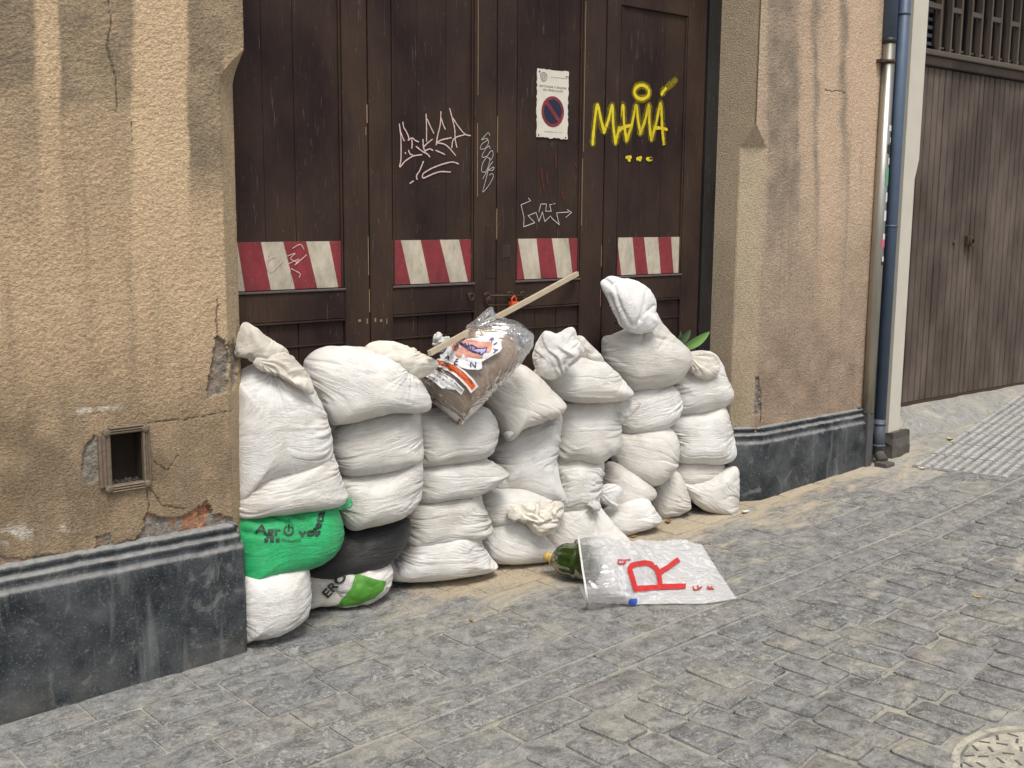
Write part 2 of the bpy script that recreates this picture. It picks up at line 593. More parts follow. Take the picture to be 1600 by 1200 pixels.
M['mist'] = m_mist()
M['graf_red'] = plain('red_smear', (.12, .018, .014), .6, var=.6, scale=80)
M['vent_metal'] = plain('old_vent_frame', (.27, .205, .145), .8, .05, var=.7, scale=70)
M['vent_dark'] = plain('dark_niche', (.040, .026, .017), .95, var=.6, scale=40)  # dark brown over the whole inside of the hole


def m_steel():
    t = NT('stainless_sleeve')
    n = t.noise(t.pos((30, 30, 1.5)), 6, 4)
    return t.done(t.mix(n, (.50, .48, .42), (.36, .345, .31)), .32, t.bump(n, .1, .002), .9, .5)


M['steel'] = m_steel()


def m_plate(name, red):
    t = NT(name)
    a, b = ((.27, .032, .042), (.14, .022, .026)) if red else ((.58, .52, .41), (.33, .29, .22))
    n = t.noise(t.pos((1, 1, .5)), 14, 5, .7)
    c = t.mix(t.ramp(n, [(.35, 0.), (.7, 1.)]), a, b)
    s = t.noise(t.pos((3, 3, .5)), 28, 5, .7, 1.)
    c = t.mix(t.ramp(s, [(.62, 0.), (.69, .8)]), c, (.05, .035, .03))
    f = t.noise(t.pos(), 60, 5, .8)
    c = t.mix(t.ramp(f, [(.58, 0.), (.75, .5)]), c, (.34, .25, .20))
    return t.done(c, .6, t.bump(n, .2, .002), 0, .4)


M['plate_red'] = m_plate('red_plate_paint', True)
M['plate_cream'] = m_plate('cream_plate_paint', False)


def m_glass_green():
    t = NT('dark_green_bottle')
    t.b.inputs['Base Color'].default_value = (.028, .05, .005, 1)
    t.b.inputs['Roughness'].default_value = .07
    t.b.inputs['IOR'].default_value = 1.35
    t.b.inputs['Transmission Weight'].default_value = .25
    return t.m


M['bottle'] = m_glass_green()
M['bottle_cap'] = plain('ochre_cap', (.55, .40, .12), .45)
# ================================================================== STRUCTURE
YW, YP, YD = 3.63, 3.59, 3.89          # wall plane, plinth face, door face
XL, XR = 1.815, 4.60                   # opening corners
ZTOP = 3.5

px_area = lambda pts, y: [tuple(at_y(a, b, y)[[0, 2]]) for a, b in pts]


def in_poly(x, y, poly):
    c = np.zeros(np.shape(x), bool)
    n = len(poly)
    for i in range(n):
        x1, y1 = poly[i]; x2, y2 = poly[(i + 1) % n]
        t = ((y1 > y) != (y2 > y)) & (x < (x2 - x1) * (y - y1) / (y2 - y1 + 1e-12) + x1)
        c ^= t
    return c


def wall_side(left):
    """stucco wall whose corner turns into the doorway; the corner is chamfered below the stop"""
    s = 1 if left else -1
    xc = XL if left else XR
    xe = 0.35 if left else 5.75
    step = .0045
    z = np.arange(.30, ZTOP, step)
    if left:
        c = .095 * (1 - sstep(2.02, 2.14, z)) ** .6
    else:
        c = .095 * (1 - np.clip((z - 1.93) / .11, 0, 1))
    nf = int(abs(xc - .095 - xe) / step)
    t = np.linspace(0, 1, nf)
    rows = []
    for zz, cc in zip(z, c):
        x = np.concatenate([xe + (xc - s * cc - xe) * t, xc - s * cc * (1 - np.linspace(.1, 1, 14)), np.full(26, xc)])
        y = np.concatenate([np.full(nf, YW), YW + cc * np.linspace(.1, 1, 14), YW + cc + (YD + .08 - YW - cc) * np.linspace(.04, 1, 26)])
        rows.append(np.stack([x, y, np.full(len(x), zz)], 1))
    P = np.array(rows)                              # [nz, nx, 3]
    X, Y, Z = P[..., 0], P[..., 1], P[..., 2]
    sx, sy = proj(P)
    # outward normal
    N = np.zeros_like(P)
    N[:, :nf, 1] = -1
    N[:, nf:nf + 14, 0] = s * .7; N[:, nf:nf + 14, 1] = -.7
    N[:, nf + 14:, 0] = s
    j1 = fbm(X * 45, Z * 45, Y * 45, 3, 3); j2 = fbm(X * 11, Z * 11, Y * 11, 5, 4)
    u = X * 80 + 1.6 * vn(X * 14, Z * 14, 0, 7); v = Z * 120 + 1.6 * vn(X * 14, Z * 14, 3, 8)
    worm = np.abs(vn(u, v, Y * 60, 9))
    knob = vn(X * 120, Z * 120, Y * 120, 10)
    rough = (1.0 if left else .85) * (worm * .0031 + knob * .0013 + j2 * .0006)
    smooth_zone = np.zeros_like(X)
    smooth_zone[:, nf:] = .85
    # trowelled area round the vent and low down
    if left:
        smooth_zone = np.maximum(smooth_zone, .55 * sstep(640, 680, sy + 25 * j2))
    D = rough * (1 - smooth_zone) + .0010 * j2
    # colours
    if left:
        base = np.array([.60, .445, .285]); dull = np.array([.38, .275, .17]); grey = np.array([.20, .165, .115]); low = np.array([.235, .175, .112])
    else:
        base = np.array([.60, .46, .335]); dull = np.array([.37, .28, .20]); grey = np.array([.215, .18, .14]); low = np.array([.30, .225, .165])
    m = np.clip(.5 + .8 * fbm(X * 3, Z * 2.2, 0, 21, 5), 0, 1)[..., None]
    C = base * (1 - .32 * m) + dull * .32 * m
    wob = 5 * fbm(X * 9, Z * 9, 0, 31, 4)

    def band(x0, x1, ytop, ybot, soft=26, edge=4):
        yy = sy + 18 * j2 + 14 * j1
        return sstep(x0 - edge, x0 + edge, sx + wob) * (1 - sstep(x1 - edge, x1 + edge, sx + wob)) * (1 - sstep(ybot - soft, ybot + soft, yy))
    st = np.zeros_like(X)
    if left:
        for a in [(-300, 52, 0, 150, 22), (92, 206, 0, 175, 30), (52, 95, 0, 60, 90), (108, 212, 0, 330, 150), (294, 349, 0, 300, 60), (380, 430, 0, 95, 40)]:
            k = .95 if a[3] != 330 and a[0] != 52 else .5
            st = np.maximum(st, k * band(a[0], a[1], a[2], a[3], a[4]))
        st = np.maximum(st, .5 * band(-400, 60, 0, 330, 120))
        st = np.maximum(st, band(300, 395, 0, 90, 40, 5))
        lowm = sstep(480, 760, sy + 40 * fbm(X * 4, Z * 4, 0, 41, 4) + (350 - sx) * .10)
    else:
        for a in [(1198, 1250, 0, 420, 150), (1270, 1279, 0, 330, 90), (1313, 1323, 0, 250, 60), (1208, 1300, 0, 70, 60)]:
            st = np.maximum(st, .9 * band(*a, 5))
        st = np.maximum(st, .4 * band(1190, 1270, 0, 520, 120, 14))
        lowm = .95 * sstep(260, 620, sy + 60 * fbm(X * 4, Z * 4, 0, 42, 4))
    st = (st * (.8 + .5 * j2))[..., None]
    C = C * (1 - st * .85) + grey * st * .85
    l = np.clip(lowm * (.85 + .5 * j2), 0, 1)[..., None]
    C = C * (1 - l) + low * l
    # drips and blotches
    dr = np.clip(fbm(X * 26, Z * 1.6, 0, 51, 4) * 2.2 - .35, 0, 1)[..., None] * .35
    C = C * (1 - dr) + grey * dr
    # smoother jamb and chamfer: paler
    jm = np.zeros_like(X); jm[:, nf:nf + 14] = .75; jm[:, nf + 14:] = .6
    pale = np.array([.50, .39, .25]) if left else np.array([.50, .42, .29])
    jm = (jm * (1 - .4 * lowm))[..., None]
    C = C * (1 - jm) + pale * jm
    if not left:   # brighter washed strips between the streaks
        for a in [(1250, 1268, 0, 300, 160), (1281, 1311, 0, 420, 200), (1325, 1372, 0, 260, 120)]:
            k = (.55 * band(*a, 5))[..., None]
            C = C * (1 - k) + np.array([.68, .49, .34]) * k
    else:
        for a in [(207, 292, 0, 420, 200), (54, 92, 0, 150, 60)]:
            k = (.6 * band(*a, 4))[..., None]
            C = C * (1 - k) + np.array([.70, .52, .33]) * k
    # fallen plaster: recessed, ragged, with mortar and brick showing
    warp = 8 * j1 + 10 * j2
    dam = np.zeros_like(X); brick = np.zeros_like(X); mort = np.zeros_like(X)
    if left:
        spots = [([(338, 528), (352, 532), (358, 560), (357, 600), (352, 618), (325, 622), (330, 575)], .012, 0.2),
                 ([(228, 800), (250, 806), (280, 808), (312, 792), (322, 780), (330, 800), (360, 806), (366, 822), (200, 850), (222, 830)], .010, .9),
                 ([(148, 838), (170, 832), (176, 850), (150, 856)], .006, 0.3),
                 ([(128, 706), (146, 680), (152, 690), (156, 750), (140, 760), (128, 740)], .007, .0),
                 ([(309, 790), (328, 786), (330, 800), (312, 806)], .014, 1.),
                 ([(360, 540), (366, 530), (372, 560), (371, 600), (364, 612)], .012, .1),
                 ([(0, 880), (0, 872), (120, 862), (220, 838), (220, 850), (0, 900)], .006, .4)]
        cracks = [([(168, -20), (172, 40), (168, 75), (176, 105), (183, 140), (181, 175)], 1.3), ([(340, 468), (338, 500), (341, 530)], 1.3),
                  ([(222, 750), (240, 770), (252, 790), (288, 796)], 1.3), ([(228, 752), (232, 790), (226, 812)], 1.0),
                  ([(232, 660), (290, 655), (330, 648), (362, 640)], .9), ([(205, 190), (208, 230)], .7), ([(240, 720), (262, 735), (278, 712)], .8), ([(130, 700), (150, 682)], 1.)]
    else:
        spots = [([(1181, 592), (1187, 590), (1188, 640), (1182, 650), (1178, 625)], .012, 0.)]
        cracks = [([(1288, 140), (1300, 143), (1312, 142), (1320, 146)], .9), ([(1186, 590), (1190, 620), (1188, 660)], 1.)]
    for poly, dep, br in spots:
        k = in_poly(sx + warp * .5, sy + warp * .6, poly).astype(float)
        D -= k * (dep + .004 * fbm(X * 60, Z * 60, 0, 61, 3))
        mort = np.maximum(mort, k)
        brick = np.maximum(brick, k * br)
    cr = np.zeros_like(X)
    for ln, w in cracks:
        d = seg_dist(sx + 2.2 * j1 + 2 * j2, sy + 2.2 * j1, ln)
        cr = np.maximum(cr, 1 - sstep(w * .4, w * 1.1, d))
    D -= .004 * cr
    C = C * (1 - .8 * cr[..., None]) + np.array([.05, .035, .025]) * .8 * cr[..., None]
    mo = np.array([.25, .225, .19]) * (1 + .5 * fbm(X * 80, Z * 80, 0, 71, 3))[..., None]
    bk = np.array([.40, .20, .115]) * (1 + .5 * fbm(X * 50, Z * 50, 0, 72, 3))[..., None]
    bm = (brick * (fbm(X * 14, Z * 14, 0, 73, 3) > -.1))[..., None]
    dc = mo * (1 - bm) + bk * bm
    C = C * (1 - mort[..., None]) + dc * mort[..., None]
    if left:   # lime bloom
        for (bx, by, rx, ry) in [(25, 835, 26, 14), (108, 822, 18, 7), (150, 640, 40, 4), (128, 641, 10, 3)]:
            w = np.exp(-(((sx - bx) / rx) ** 2 + ((sy - by + (sx - bx) * .12) / ry) ** 2)) * (fbm(X * 40, Z * 40, 0, 81, 4) > .02)
            C = C * (1 - .75 * w[..., None]) + np.array([.66, .63, .56]) * .75 * w[..., None]
    P = P + N * D[..., None]
    F = gridfaces(*P.shape[:2])
    if left:
        keep = np.ones(len(F), bool)
        fx = sx[:-1, :-1].ravel(); fy = sy[:-1, :-1].ravel()
        keep[(in_poly(fx, fy, [(168, 671), (224, 667), (225, 754), (170, 760)]))] = False
        F = F[keep]
    if not left:
        F = F[:, ::-1]
    return npmesh('stucco_wall', P.reshape(-1, 3), F, True, np.clip(C, .01, .9).reshape(-1, 3))


wl = link('stucco_wall', wall_side(True), M['stucco'])
tag(wl, 'rough ochre stucco wall left of the gate, with dark rain streaks and crumbling lower corner', 'wall')
wr = link('stucco_wall', wall_side(False), M['stucco'])
tag(wr, 'narrow tan stucco pier between the wooden gate and the downpipes', 'wall')

# unseen mass behind the stucco, added to block light leaking past the gate
mb = MB()
mb.box(-6, XL - .02, 3.72, 4.6, -.5, 9)
mb.box(-6, .36, YW, 3.71, -.5, 9)
mb.box(XR + .02, 5.74, 3.73, 4.6, -.5, 9)
mb.box(XL - .02, XR + .02, 3.98, 4.6, -.4, 9)
mb.box(5.74, 5.925, 3.68, 4.6, -.3, 9)
mb.box(5.925, 12, 4.35, 4.8, -.3, 9)
bodyo = mb.build('unseen_building_core', plain('light_block_core', (.33, .25, .165), .95, var=.3))
tag(bodyo, 'unseen core behind and above the stucco face, added to block light', 'wall')
mb = MB()  # unseen facade overhead, added to keep part of the sky light off
mb.box(-6, 5.90, YW, 3.97, ZTOP, 9)
mb.box(5.93, 12, 3.60, 4.3, 3.6, 9)
up = mb.build('unseen_upper_facade', M['stucco'])
tag(up, 'unseen upper facade over the gates, added to shut out part of the sky', 'wall')
a = up.data.attributes.new('paint', 'FLOAT_COLOR', 'POINT')
for i in range(len(a.data)):
    a.data[i].color = (.5, .36, .21, 1)


# --- plinths: a profile swept along a plan path
def plinth(path, name_label):
    # (offset from path outward, z)
    prof = [(0.0, -.25), (.0, .392), (-.004, .402), (-.013, .408), (-.015, .428), (-.011, .434), (-.015, .443), (-.025, .449),
            (-.027, .463), (-.021, .468), (-.026, .480), (-.045, .487), (-.13, .489)]
    pts = []
    for (x1, y1), (x2, y2) in zip(path[:-1], path[1:]):
        L = math.hypot(x2 - x1, y2 - y1)
        n = max(2, int(L / .012))
        for k in range(n):
            pts.append((x1 + (x2 - x1) * k / n, y1 + (y2 - y1) * k / n, (x2 - x1) / L, (y2 - y1) / L))
    x2, y2 = path[-1]
    pts.append((x2, y2, pts[-1][2], pts[-1][3]))
    pts = np.array(pts)
    # average the direction only at corners
    d = pts[:, 2:].copy()
    d[1:] = d[1:] + pts[:-1, 2:]
    ln = np.hypot(d[:, 0], d[:, 1]); d /= ln[:, None]
    nx, ny = d[:, 1], -d[:, 0]
    sc = np.minimum(2 / ln, 1.4)
    zz = []
    for (o1, z1), (o2, z2) in zip(prof[:-1], prof[1:]):
        n = max(1, int(math.hypot(o2 - o1, z2 - z1) / .012))
        for k in range(n):
            zz.append((o1 + (o2 - o1) * k / n, z1 + (z2 - z1) * k / n))
    zz.append(prof[-1])
    zz = np.array(zz)
    O, Zp = zz[:, 0][:, None], zz[:, 1][:, None]
    bx, by = pts[:, 0][None], pts[:, 1][None]
    w = .0035 * fbm(bx * 24, Zp * 24, by * 24, 91, 3) + .0014 * fbm(bx * 90, Zp * 90, by * 90, 92, 3)
    chip = np.clip(fbm(bx * 30, Zp * 8, by * 30, 93, 3) - .22, 0, 1) * .03 * (Zp > .385)
    o = O + w - chip
    Pp = np.stack([bx + nx * o * sc, by + ny * o * sc, Zp + w * (Zp > .3)], -1)
    return npmesh('stone_plinth', Pp.reshape(-1, 3), gridfaces(*Pp.shape[:2])[:, ::-1])


pl1 = link('stone_plinth', plinth([(.2, YP), (1.735, YP), (1.752, YP + .02), (1.80, 3.72), (1.80, 3.92)], ''), M['plinth'])
tag(pl1, 'dark slate plinth with stepped grey ridges under the left ochre wall', 'plinth')
pl2 = link('stone_plinth', plinth([(4.55, 3.92), (4.552, 3.680), (4.712, YP), (5.752, YP), (5.762, 3.70)], ''), M['plinth'])
tag(pl2, 'dark slate plinth with a cut corner beneath the tan pier right of the sandbags', 'plinth')


# ------------------------------------------------------------------ ground
K0, K1 = gnd(700, 1115)[:2], gnd(1400, 836)[:2]
kd = (K1 - K0) / np.linalg.norm(K1 - K0)            # along the kerb
kn = np.array([-kd[1], kd[0]])                      # towards the wall
kangle = math.atan2(kd[1], kd[0])


def kpt(s, t):
    return K0 + kd * s + kn * t


def ground_sheet(name, tlist, slist, mat, dz):
    S, T = np.meshgrid(slist, tlist, indexing='ij')
    X = K0[0] + kd[0] * S + kn[0] * T
    Y = K0[1] + kd[1] * S + kn[1] * T
    Z = g(X) + dz + .0022 * fbm(X * 14, Y * 14, 0, 101, 3) * (np.abs(S) < 8)
    P = np.stack([X, Y, Z], -1).reshape(-1, 3)
    o = link(name, npmesh(name, P, gridfaces(len(slist), len(tlist))[:, ::-1]), mat)
    return tag(o, kind='structure')


sl_ = np.concatenate([np.arange(-28, -2, 2.), np.arange(-2, 7, .03), np.arange(7, 26, 1.)])
pavement = ground_sheet('pavement', np.concatenate([np.arange(0, 2.2, .03), [2.5, 3.5]]), sl_, M['pave_mortar'], 0)
road = ground_sheet('road', np.concatenate([[-24, -12, -6], np.arange(-4, 0, .03), [0]]), sl_, M['mortar'], -.001)
pavement['label'] = 'narrow pavement of worn grey setts along the wall, dusted with sand'
road['label'] = 'cobbled grey street with dusty mortar between the stones'


def stone_variants(n, w, l, rnd, seed, dome=.004):
    """meshes for unit-size stones: 4x4 top with a skirt (42 triangles)"""
    out = []
    rs = np.random.RandomState(seed)
    for k in range(n):
        t = np.array([-.5, -.42, .42, .5])
        V = []
        for i in range(4):
            for j in range(4):
                x, y = t[i], t[j]
                edge = (i in (0, 3)) or (j in (0, 3))
                corner = (i in (0, 3)) and (j in (0, 3))
                z = -.0018 if edge else dome * rs.uniform(.2, 1.0)
                if corner:
                    x *= 1 - rnd * rs.uniform(.6, 1.6); y *= 1 - rnd * rs.uniform(.6, 1.6)
                    z -= .0012
                x += rs.uniform(-1, 1) * rnd * .22; y += rs.uniform(-1, 1) * rnd * .22
                V.append([x, y, z])
        F = [q for q in gridfaces(4, 4).tolist()]
        ring = [0, 4, 8, 12, 13, 14, 15, 11, 7, 3, 2, 1]
        b = len(V)
        for r in ring:
            V.append(list(V[r]))
        for r in ring:
            x, y, z = V[r]
            V.append([x * 1.02, y * 1.02, -.02])
        for q in range(12):
            F.append([b + q, b + 12 + q, b + 12 + (q + 1) % 12, b + (q + 1) % 12])
        out.append((np.array(V), F))
    return out


def lay_stones(recs, variants, name, parent, mat, limit=300, kindlabel=None):
    """recs: (x, y, rot, sx, sy, dz, tiltx, tilty); the largest-looking become single objects, the rest one mesh"""
    def score(r):
        d = np.linalg.norm(np.array([r[0], r[1], g(r[0])]) - EYE)
        sx, sy = proj([r[0], r[1], g(r[0])])
        vis = -40 < sx < 1640 and sy < 1260
        return (0 if vis else 100) + d / math.sqrt(r[3] * r[4])
    recs = sorted(recs, key=score)
    meshes = []
    for V, F in variants:
        meshes.append(npmesh(name, V, F, True))
        meshes[-1].materials.append(mat)
    mbx = MB()
    for i, r in enumerate(recs):
        x, y, rot, sx, sy, dz, tx, ty = r
        slope = math.atan(float(g(x + .1) - g(x - .1)) / .2)
        Mx = Matrix.Translation((x, y, float(g(x)) + dz)) @ Matrix.Rotation(-slope, 4, 'Y') @ Matrix.Rotation(rot, 4, 'Z') @ \
            Matrix.Rotation(tx, 4, 'X') @ Matrix.Rotation(ty, 4, 'Y') @ Matrix.Diagonal((sx, sy, 1, 1))
        k = (i * 7 + int(abs(x * 31 + y * 17))) % len(variants)
        if i < limit:
            o = bpy.data.objects.new(name, meshes[k])
            COL.objects.link(o)
            o.parent = parent
            o.matrix_local = Mx
        else:
            V, F = variants[k]
            A = np.array(Mx)
            mbx.add((np.c_[V, np.ones(len(V))] @ A.T)[:, :3], F)
    if mbx.v:
        o = mbx.build('far_' + name, mat, parent, True)
        tag(o, kind='stuff')


def seen(x, y, mx=90, my=90):
    v = (np.array([x, y, float(g(x))]) - EYE) @ CM.T
    if v[2] < .3:
        return False
    sx, sy = proj([x, y, float(g(x))])
    return -mx < sx < 1600 + mx and sy < 1200 + my and sy > 500


rs = random.Random(11)
# kerb stones and the two header courses beside them
recs = []
s = -2.3
while s < 6.4:
    L = rs.uniform(.42, .95)
    c = kpt(s + L / 2, -.075)
    if seen(*c, 400, 300):
        recs.append((c[0], c[1], kangle, L - .012, .142, .0045 + rs.uniform(0, .003), rs.uniform(-.006, .006), rs.uniform(-.003, .003)))
    s += L
lay_stones(recs, stone_variants(6, 1, 1, .015, 5, .002), 'kerb_stone', pavement, M['stone'])
# pavement setts: courses parallel to the kerb, wedged against the wall
recs = []
t = .012
row = 0
while t < 1.75:
    w = rs.uniform(.165, .20)
    s = -2.4 + rs.uniform(0, .3)
    while s < 6.6:
        L = rs.choice([rs.uniform(.22, .30), rs.uniform(.26, .36), rs.uniform(.3, .42)])
        c = kpt(s + L / 2, t + w / 2)
        if c[1] < 3.96 and not (c[1] > 3.70 and (c[0] < 1.7 or c[0] > 4.8) and c[0] < 5.9) and seen(*c):
            if not (c[0] > 5.35 and c[1] > 3.22 - (c[0] - 5.35) * .1):
                recs.append((c[0], c[1], kangle + rs.uniform(-.012, .012), L - .009, w - .008, .0046 + rs.uniform(-.001, .002),
                             rs.uniform(-.009, .009), rs.uniform(-.004, .004)))
        s += L
    t += w
    row += 1
lay_stones(recs, stone_variants(14, 1, 1, .016, 6, .0015), 'paving_stone', pavement, M['stone'])
print('paving', len(recs))
# gutter course, then cobble rows running across the street
recs = []
s = -2.3
while s < 6.6:
    L = rs.uniform(.20, .34)
    c = kpt(s + L / 2, -.155 - .085)
    if seen(*c):
        recs.append((c[0], c[1], kangle + rs.uniform(-.03, .03), L - .018, .15, .004 + rs.uniform(-.002, .004), rs.uniform(-.02, .02), rs.uniform(-.015, .015)))
    s += L
cang = kangle + R(3)
cdir = np.array([math.cos(cang), math.sin(cang)])
cn = np.array([math.sin(cang), -math.cos(cang)])     # away from the wall
s = -3.2
MAN = gnd(1672, 1222)
while s < 7.2:
    w = rs.uniform(.115, .15)
    t = .345 + rs.uniform(-.05, .07)
    while t < 4.2:
        L = rs.uniform(.17, .29)
        b = K0 + cdir * (s + w / 2) + cn * (t + L / 2)
        b = b + cdir * .02 * math.sin(t * 3.1 + s)
        if seen(b[0], b[1], 110, 110) and np.hypot(b[0] - MAN[0], b[1] - MAN[1]) > .36:
            recs.append((b[0], b[1], cang + rs.uniform(-.09, .09), w - rs.uniform(.008, .020), L - rs.uniform(.010, .026), .0055 + rs.uniform(-.002, .0045),
                         rs.uniform(-.028, .028), rs.uniform(-.04, .04)))
        t += L
    s += w
print('cobbles', len(recs))
lay_stones(recs, stone_variants(18, 1, 1, .075, 7, .0045), 'cobblestone', road, M['stone'])

# ribbed cast tiles of the ramp in front of the garage
G0 = gnd(1425, 730); G1 = gnd(1573, 753); G2 = gnd(1536, 656)
rd = (G2 - G0)[:2]; rd = rd / np.linalg.norm(rd)
cd2 = np.array([rd[1], -rd[0]])
Wt = float(np.dot((G1 - G0)[:2], cd2)) / 2
rang = math.atan2(rd[1], rd[0])
mbt = MB()
tl = .30
mbt.box(0, tl - .006, -Wt + .006, 0, -.015, .004)
for k in range(5):
    y = -Wt * (k + .5) / 5
    for q in range(5):
        x0 = .008 + q * (tl - .01) / 5
        mbt.box(x0, x0 + (tl - .01) / 5 - .006, y - .013, y + .013, .0035, .0125)
tile_me = None
for a_ in range(12):
    for b_ in range(2):
        p = G0[:2] + rd * tl * a_ + cd2 * Wt * b_
        if tile_me is None:
            o = mbt.build('ribbed_tile', M['tile_plate'], pavement)
            tile_me = o.data
            tile_me.materials.append(M['tile_rib'])
            for pf in tile_me.polygons:
                pf.material_index = 0 if pf.index < 6 else 1
        else:
            o = bpy.data.objects.new('ribbed_tile', tile_me)
            COL.objects.link(o); o.parent = pavement
        sl = math.atan(float(g(p[0] + .1) - g(p[0] - .1)) / .2)
        o.matrix_local = Matrix.Translation((p[0], p[1], float(g(p[0])) + .002)) @ Matrix.Rotation(-sl * math.cos(rang), 4, 'Y') @ Matrix.Rotation(rang, 4, 'Z')

# manhole cover
t = thing('manhole_cover', (MAN[0], MAN[1], float(MAN[2])), 'round dusty cast iron cover with a pattern of small dashes set in the cobbled street', 'manhole cover')
RM = .31


def disc(r0, r1, z0, z1, n=64):
    v, f = [], []
    for k in range(n):
        a = 2 * math.pi * k / n
        for r, z in ((r0, z0), (r0, z1), (r1, z1), (r1, z0)):
            v.append((MAN[0] + r * math.cos(a), MAN[1] + r * math.sin(a), MAN[2] + z + (r * math.cos(a)) * .03))
    for k in range(n):
        for q in range(4):
            f.append((k * 4 + q, ((k + 1) % n) * 4 + q, ((k + 1) % n) * 4 + (q + 1) % 4, k * 4 + (q + 1) % 4))
    return v, f


b = MB(); b.add(*disc(RM - .022, RM, -.01, .012)); b.build('rim', M['iron_cover'], t)
b = MB(); b.add(*disc(0.001, RM - .030, -.01, .006)); b.build('lid', M['iron_cover'], t)
b = MB()
for rr in (.05, .095, .14, .185, .23, .265):
    n = int(2 * math.pi * rr / .055)
    for k in range(n):
        a = 2 * math.pi * (k + .5 * (int(rr * 100) % 2)) / n
        c, s_ = math.cos(a), math.sin(a)
        v = []
        tw = .7 if k % 2 else -.7
        for dx, dy in ((-.016, -.004), (.016, -.004), (.016, .004), (-.016, .004)):
            ex, ey = dx * math.cos(tw) - dy * math.sin(tw), dx * math.sin(tw) + dy * math.cos(tw)
            v.append((MAN[0] + (rr + ex) * c - ey * s_, MAN[1] + (rr + ex) * s_ + ey * c, MAN[2] + .0065 + .03 * (rr + ex) * c))
        b.add(v + [(x, y, z + .001) for x, y, z in v], [(0, 1, 2, 3), (4, 5, 6, 7), (0, 1, 5, 4), (1, 2, 6, 5), (2, 3, 7, 6), (3, 0, 4, 7)])
tag(b.build('dash_pattern', plain('dirt_filled_dash', (.13, .12, .10), .9), t), kind='stuff')

# ------------------------------------------------------------------ the wooden gate
DX = lambda px: float(at_y(px, 373, YD)[0])
DZ = lambda px, py: float(at_y(px, py, YD)[2])
ZPT, ZPB = DZ(675, 375), DZ(675, 443.5)
ZR0 = DZ(675, 489)
ZL2 = DZ(675, 525)
Z0, Z1 = .03, 3.35
# leaf: x0, x1 overall; panel x0,x1; boards in the panel
LEAF = [
    (1.825, DX(577.0), 1.825 + .015, DX(538), [DX(418), DX(466)], 'far left brown gate leaf, half hidden by the ochre wall, with a wide striped plate'),
    (DX(578.4), DX(775.5), DX(614), DX(741), [DX(655), DX(700)], 'second brown gate leaf from the left, with the pink chalk scrawl above its striped plate'),
    (DX(776.6), DX(941.6), DX(806.5), DX(907), [DX(840), DX(873)], 'third brown gate leaf from the left, carrying the no parking sign'),
    (DX(943.0), DX(1094), DX(964), DX(1066), [DX(1000), DX(1033)], 'rightmost brown gate leaf with most of the yellow graffiti'),
]
PLATES = [
    # cream plate corners come from the panel; red bands (top x0, x1, bottom x0, x1) in photo pixels
    [(372, 409, 382, 423), (444, 480, 461, 496), (516, 542, 529, 542)],
    [(613, 628, 613, 643), (659, 689, 673, 705), (719, 742, 733, 742)],
    [(806, 811, 806, 822), (840, 864, 848, 874), (890, 908, 898, 908)],
    [(962, 966, 962, 974), (990, 1008, 997, 1016), (1030, 1050, 1036, 1056)],
]
RED_FULL = [None, None, None, None]
leaves = []


def door_y(x, z):
    """front surface of the gate at a point"""
    for (x0, x1, a, b, bs, _) in LEAF:
        if x0 <= x <= x1:
            if a < x < b and z > ZPT - .0: return YD + .013
            if a < x < b and ZPB < z <= ZPT: return YD + .0085
            return YD
    return YD


for li, (x0, x1, a, b, bs, lab) in enumerate(LEAF):
    t = thing('gate_leaf', ((x0 + x1) / 2, YD, .03), lab, 'gate leaf', 'four brown leaves of the old wooden gate')
    leaves.append(t)
    for (u, v) in ((x0, a), (b, x1)):
        if v - u > .012:
            MB().box(u + .001, v - .001, YD, YD + .045, Z0, Z1, .003).build('stile', M['door'], t)
    # rails
    MB().box(a, b, YD + .0012, YD + .045, ZR0, ZPB - .012, .003).build('rail', M['door'], t)
    MB().box(a, b, YD + .0012, YD + .045, Z0 + .02, .25, .003).build('rail', M['door'], t)
    ztr = DZ(1020, 16) if li == 3 else 2.95
    MB().box(a, b, YD + .0012, YD + .045, ztr, Z1 - .02, .003).build('rail', M['door'], t)
    edges = [a] + bs + [b]
    for k, (u, v) in enumerate(zip(edges[:-1], edges[1:])):
        MB().box(u + .0006, v - .0006, YD + .013 + .0008 * (k % 2), YD + .03, ZPB - .02, ztr, .0013).build('board', M['door_board'], t)
        MB().box(u + .0012, v - .0012, YD + .013 + .001 * (k % 2), YD + .03, .25, ZR0, .0022).build('board', M['door_board'], t)
    # mouldings round the panel
    mbm = MB()
    for xx in (a + .004, b - .012):
        mbm.box(xx, xx + .008, YD + .002, YD + .02, ZPB, ztr - .006, .002)
    mbm.build('moulding', M['door'], t)
    MB().box(a - .004, b + .002, YD - .006, YD + .02, ZPB - .011, ZPB - .002, .002).build('drip_moulding', M['worn'], t)
    MB().box(a, b, YD - .002, YD + .02, ZR0 - .009, ZR0 - .001, .002).build('moulding', M['door'], t)
    MB().box(a, b, YD + .008, YD + .02, ZL2 - .004, ZL2 + .002, .001).build('seam_strip', M['door'], t)
    # striped plate
    mp = MB().box(a + .003, b - .003, YD + .0085, YD + .012, ZPB + .002, ZPT).build('warning_plate', M['plate_cream'], t)
    mr = MB()
    for (ta, tb, ba, bb) in PLATES[li]:
        X = lambda px: min(max(DX(px), a + .003), b - .003)
        v = [(X(ba), YD + .0080, ZPB + .002), (X(bb), YD + .0080, ZPB + .002), (X(tb), YD + .0080, ZPT), (X(ta), YD + .0080, ZPT)]
        mr.add(v, [(0, 1, 2, 3)])
    if mr.v:
        mr.build('red_stripe', M['plate_red'], mp)

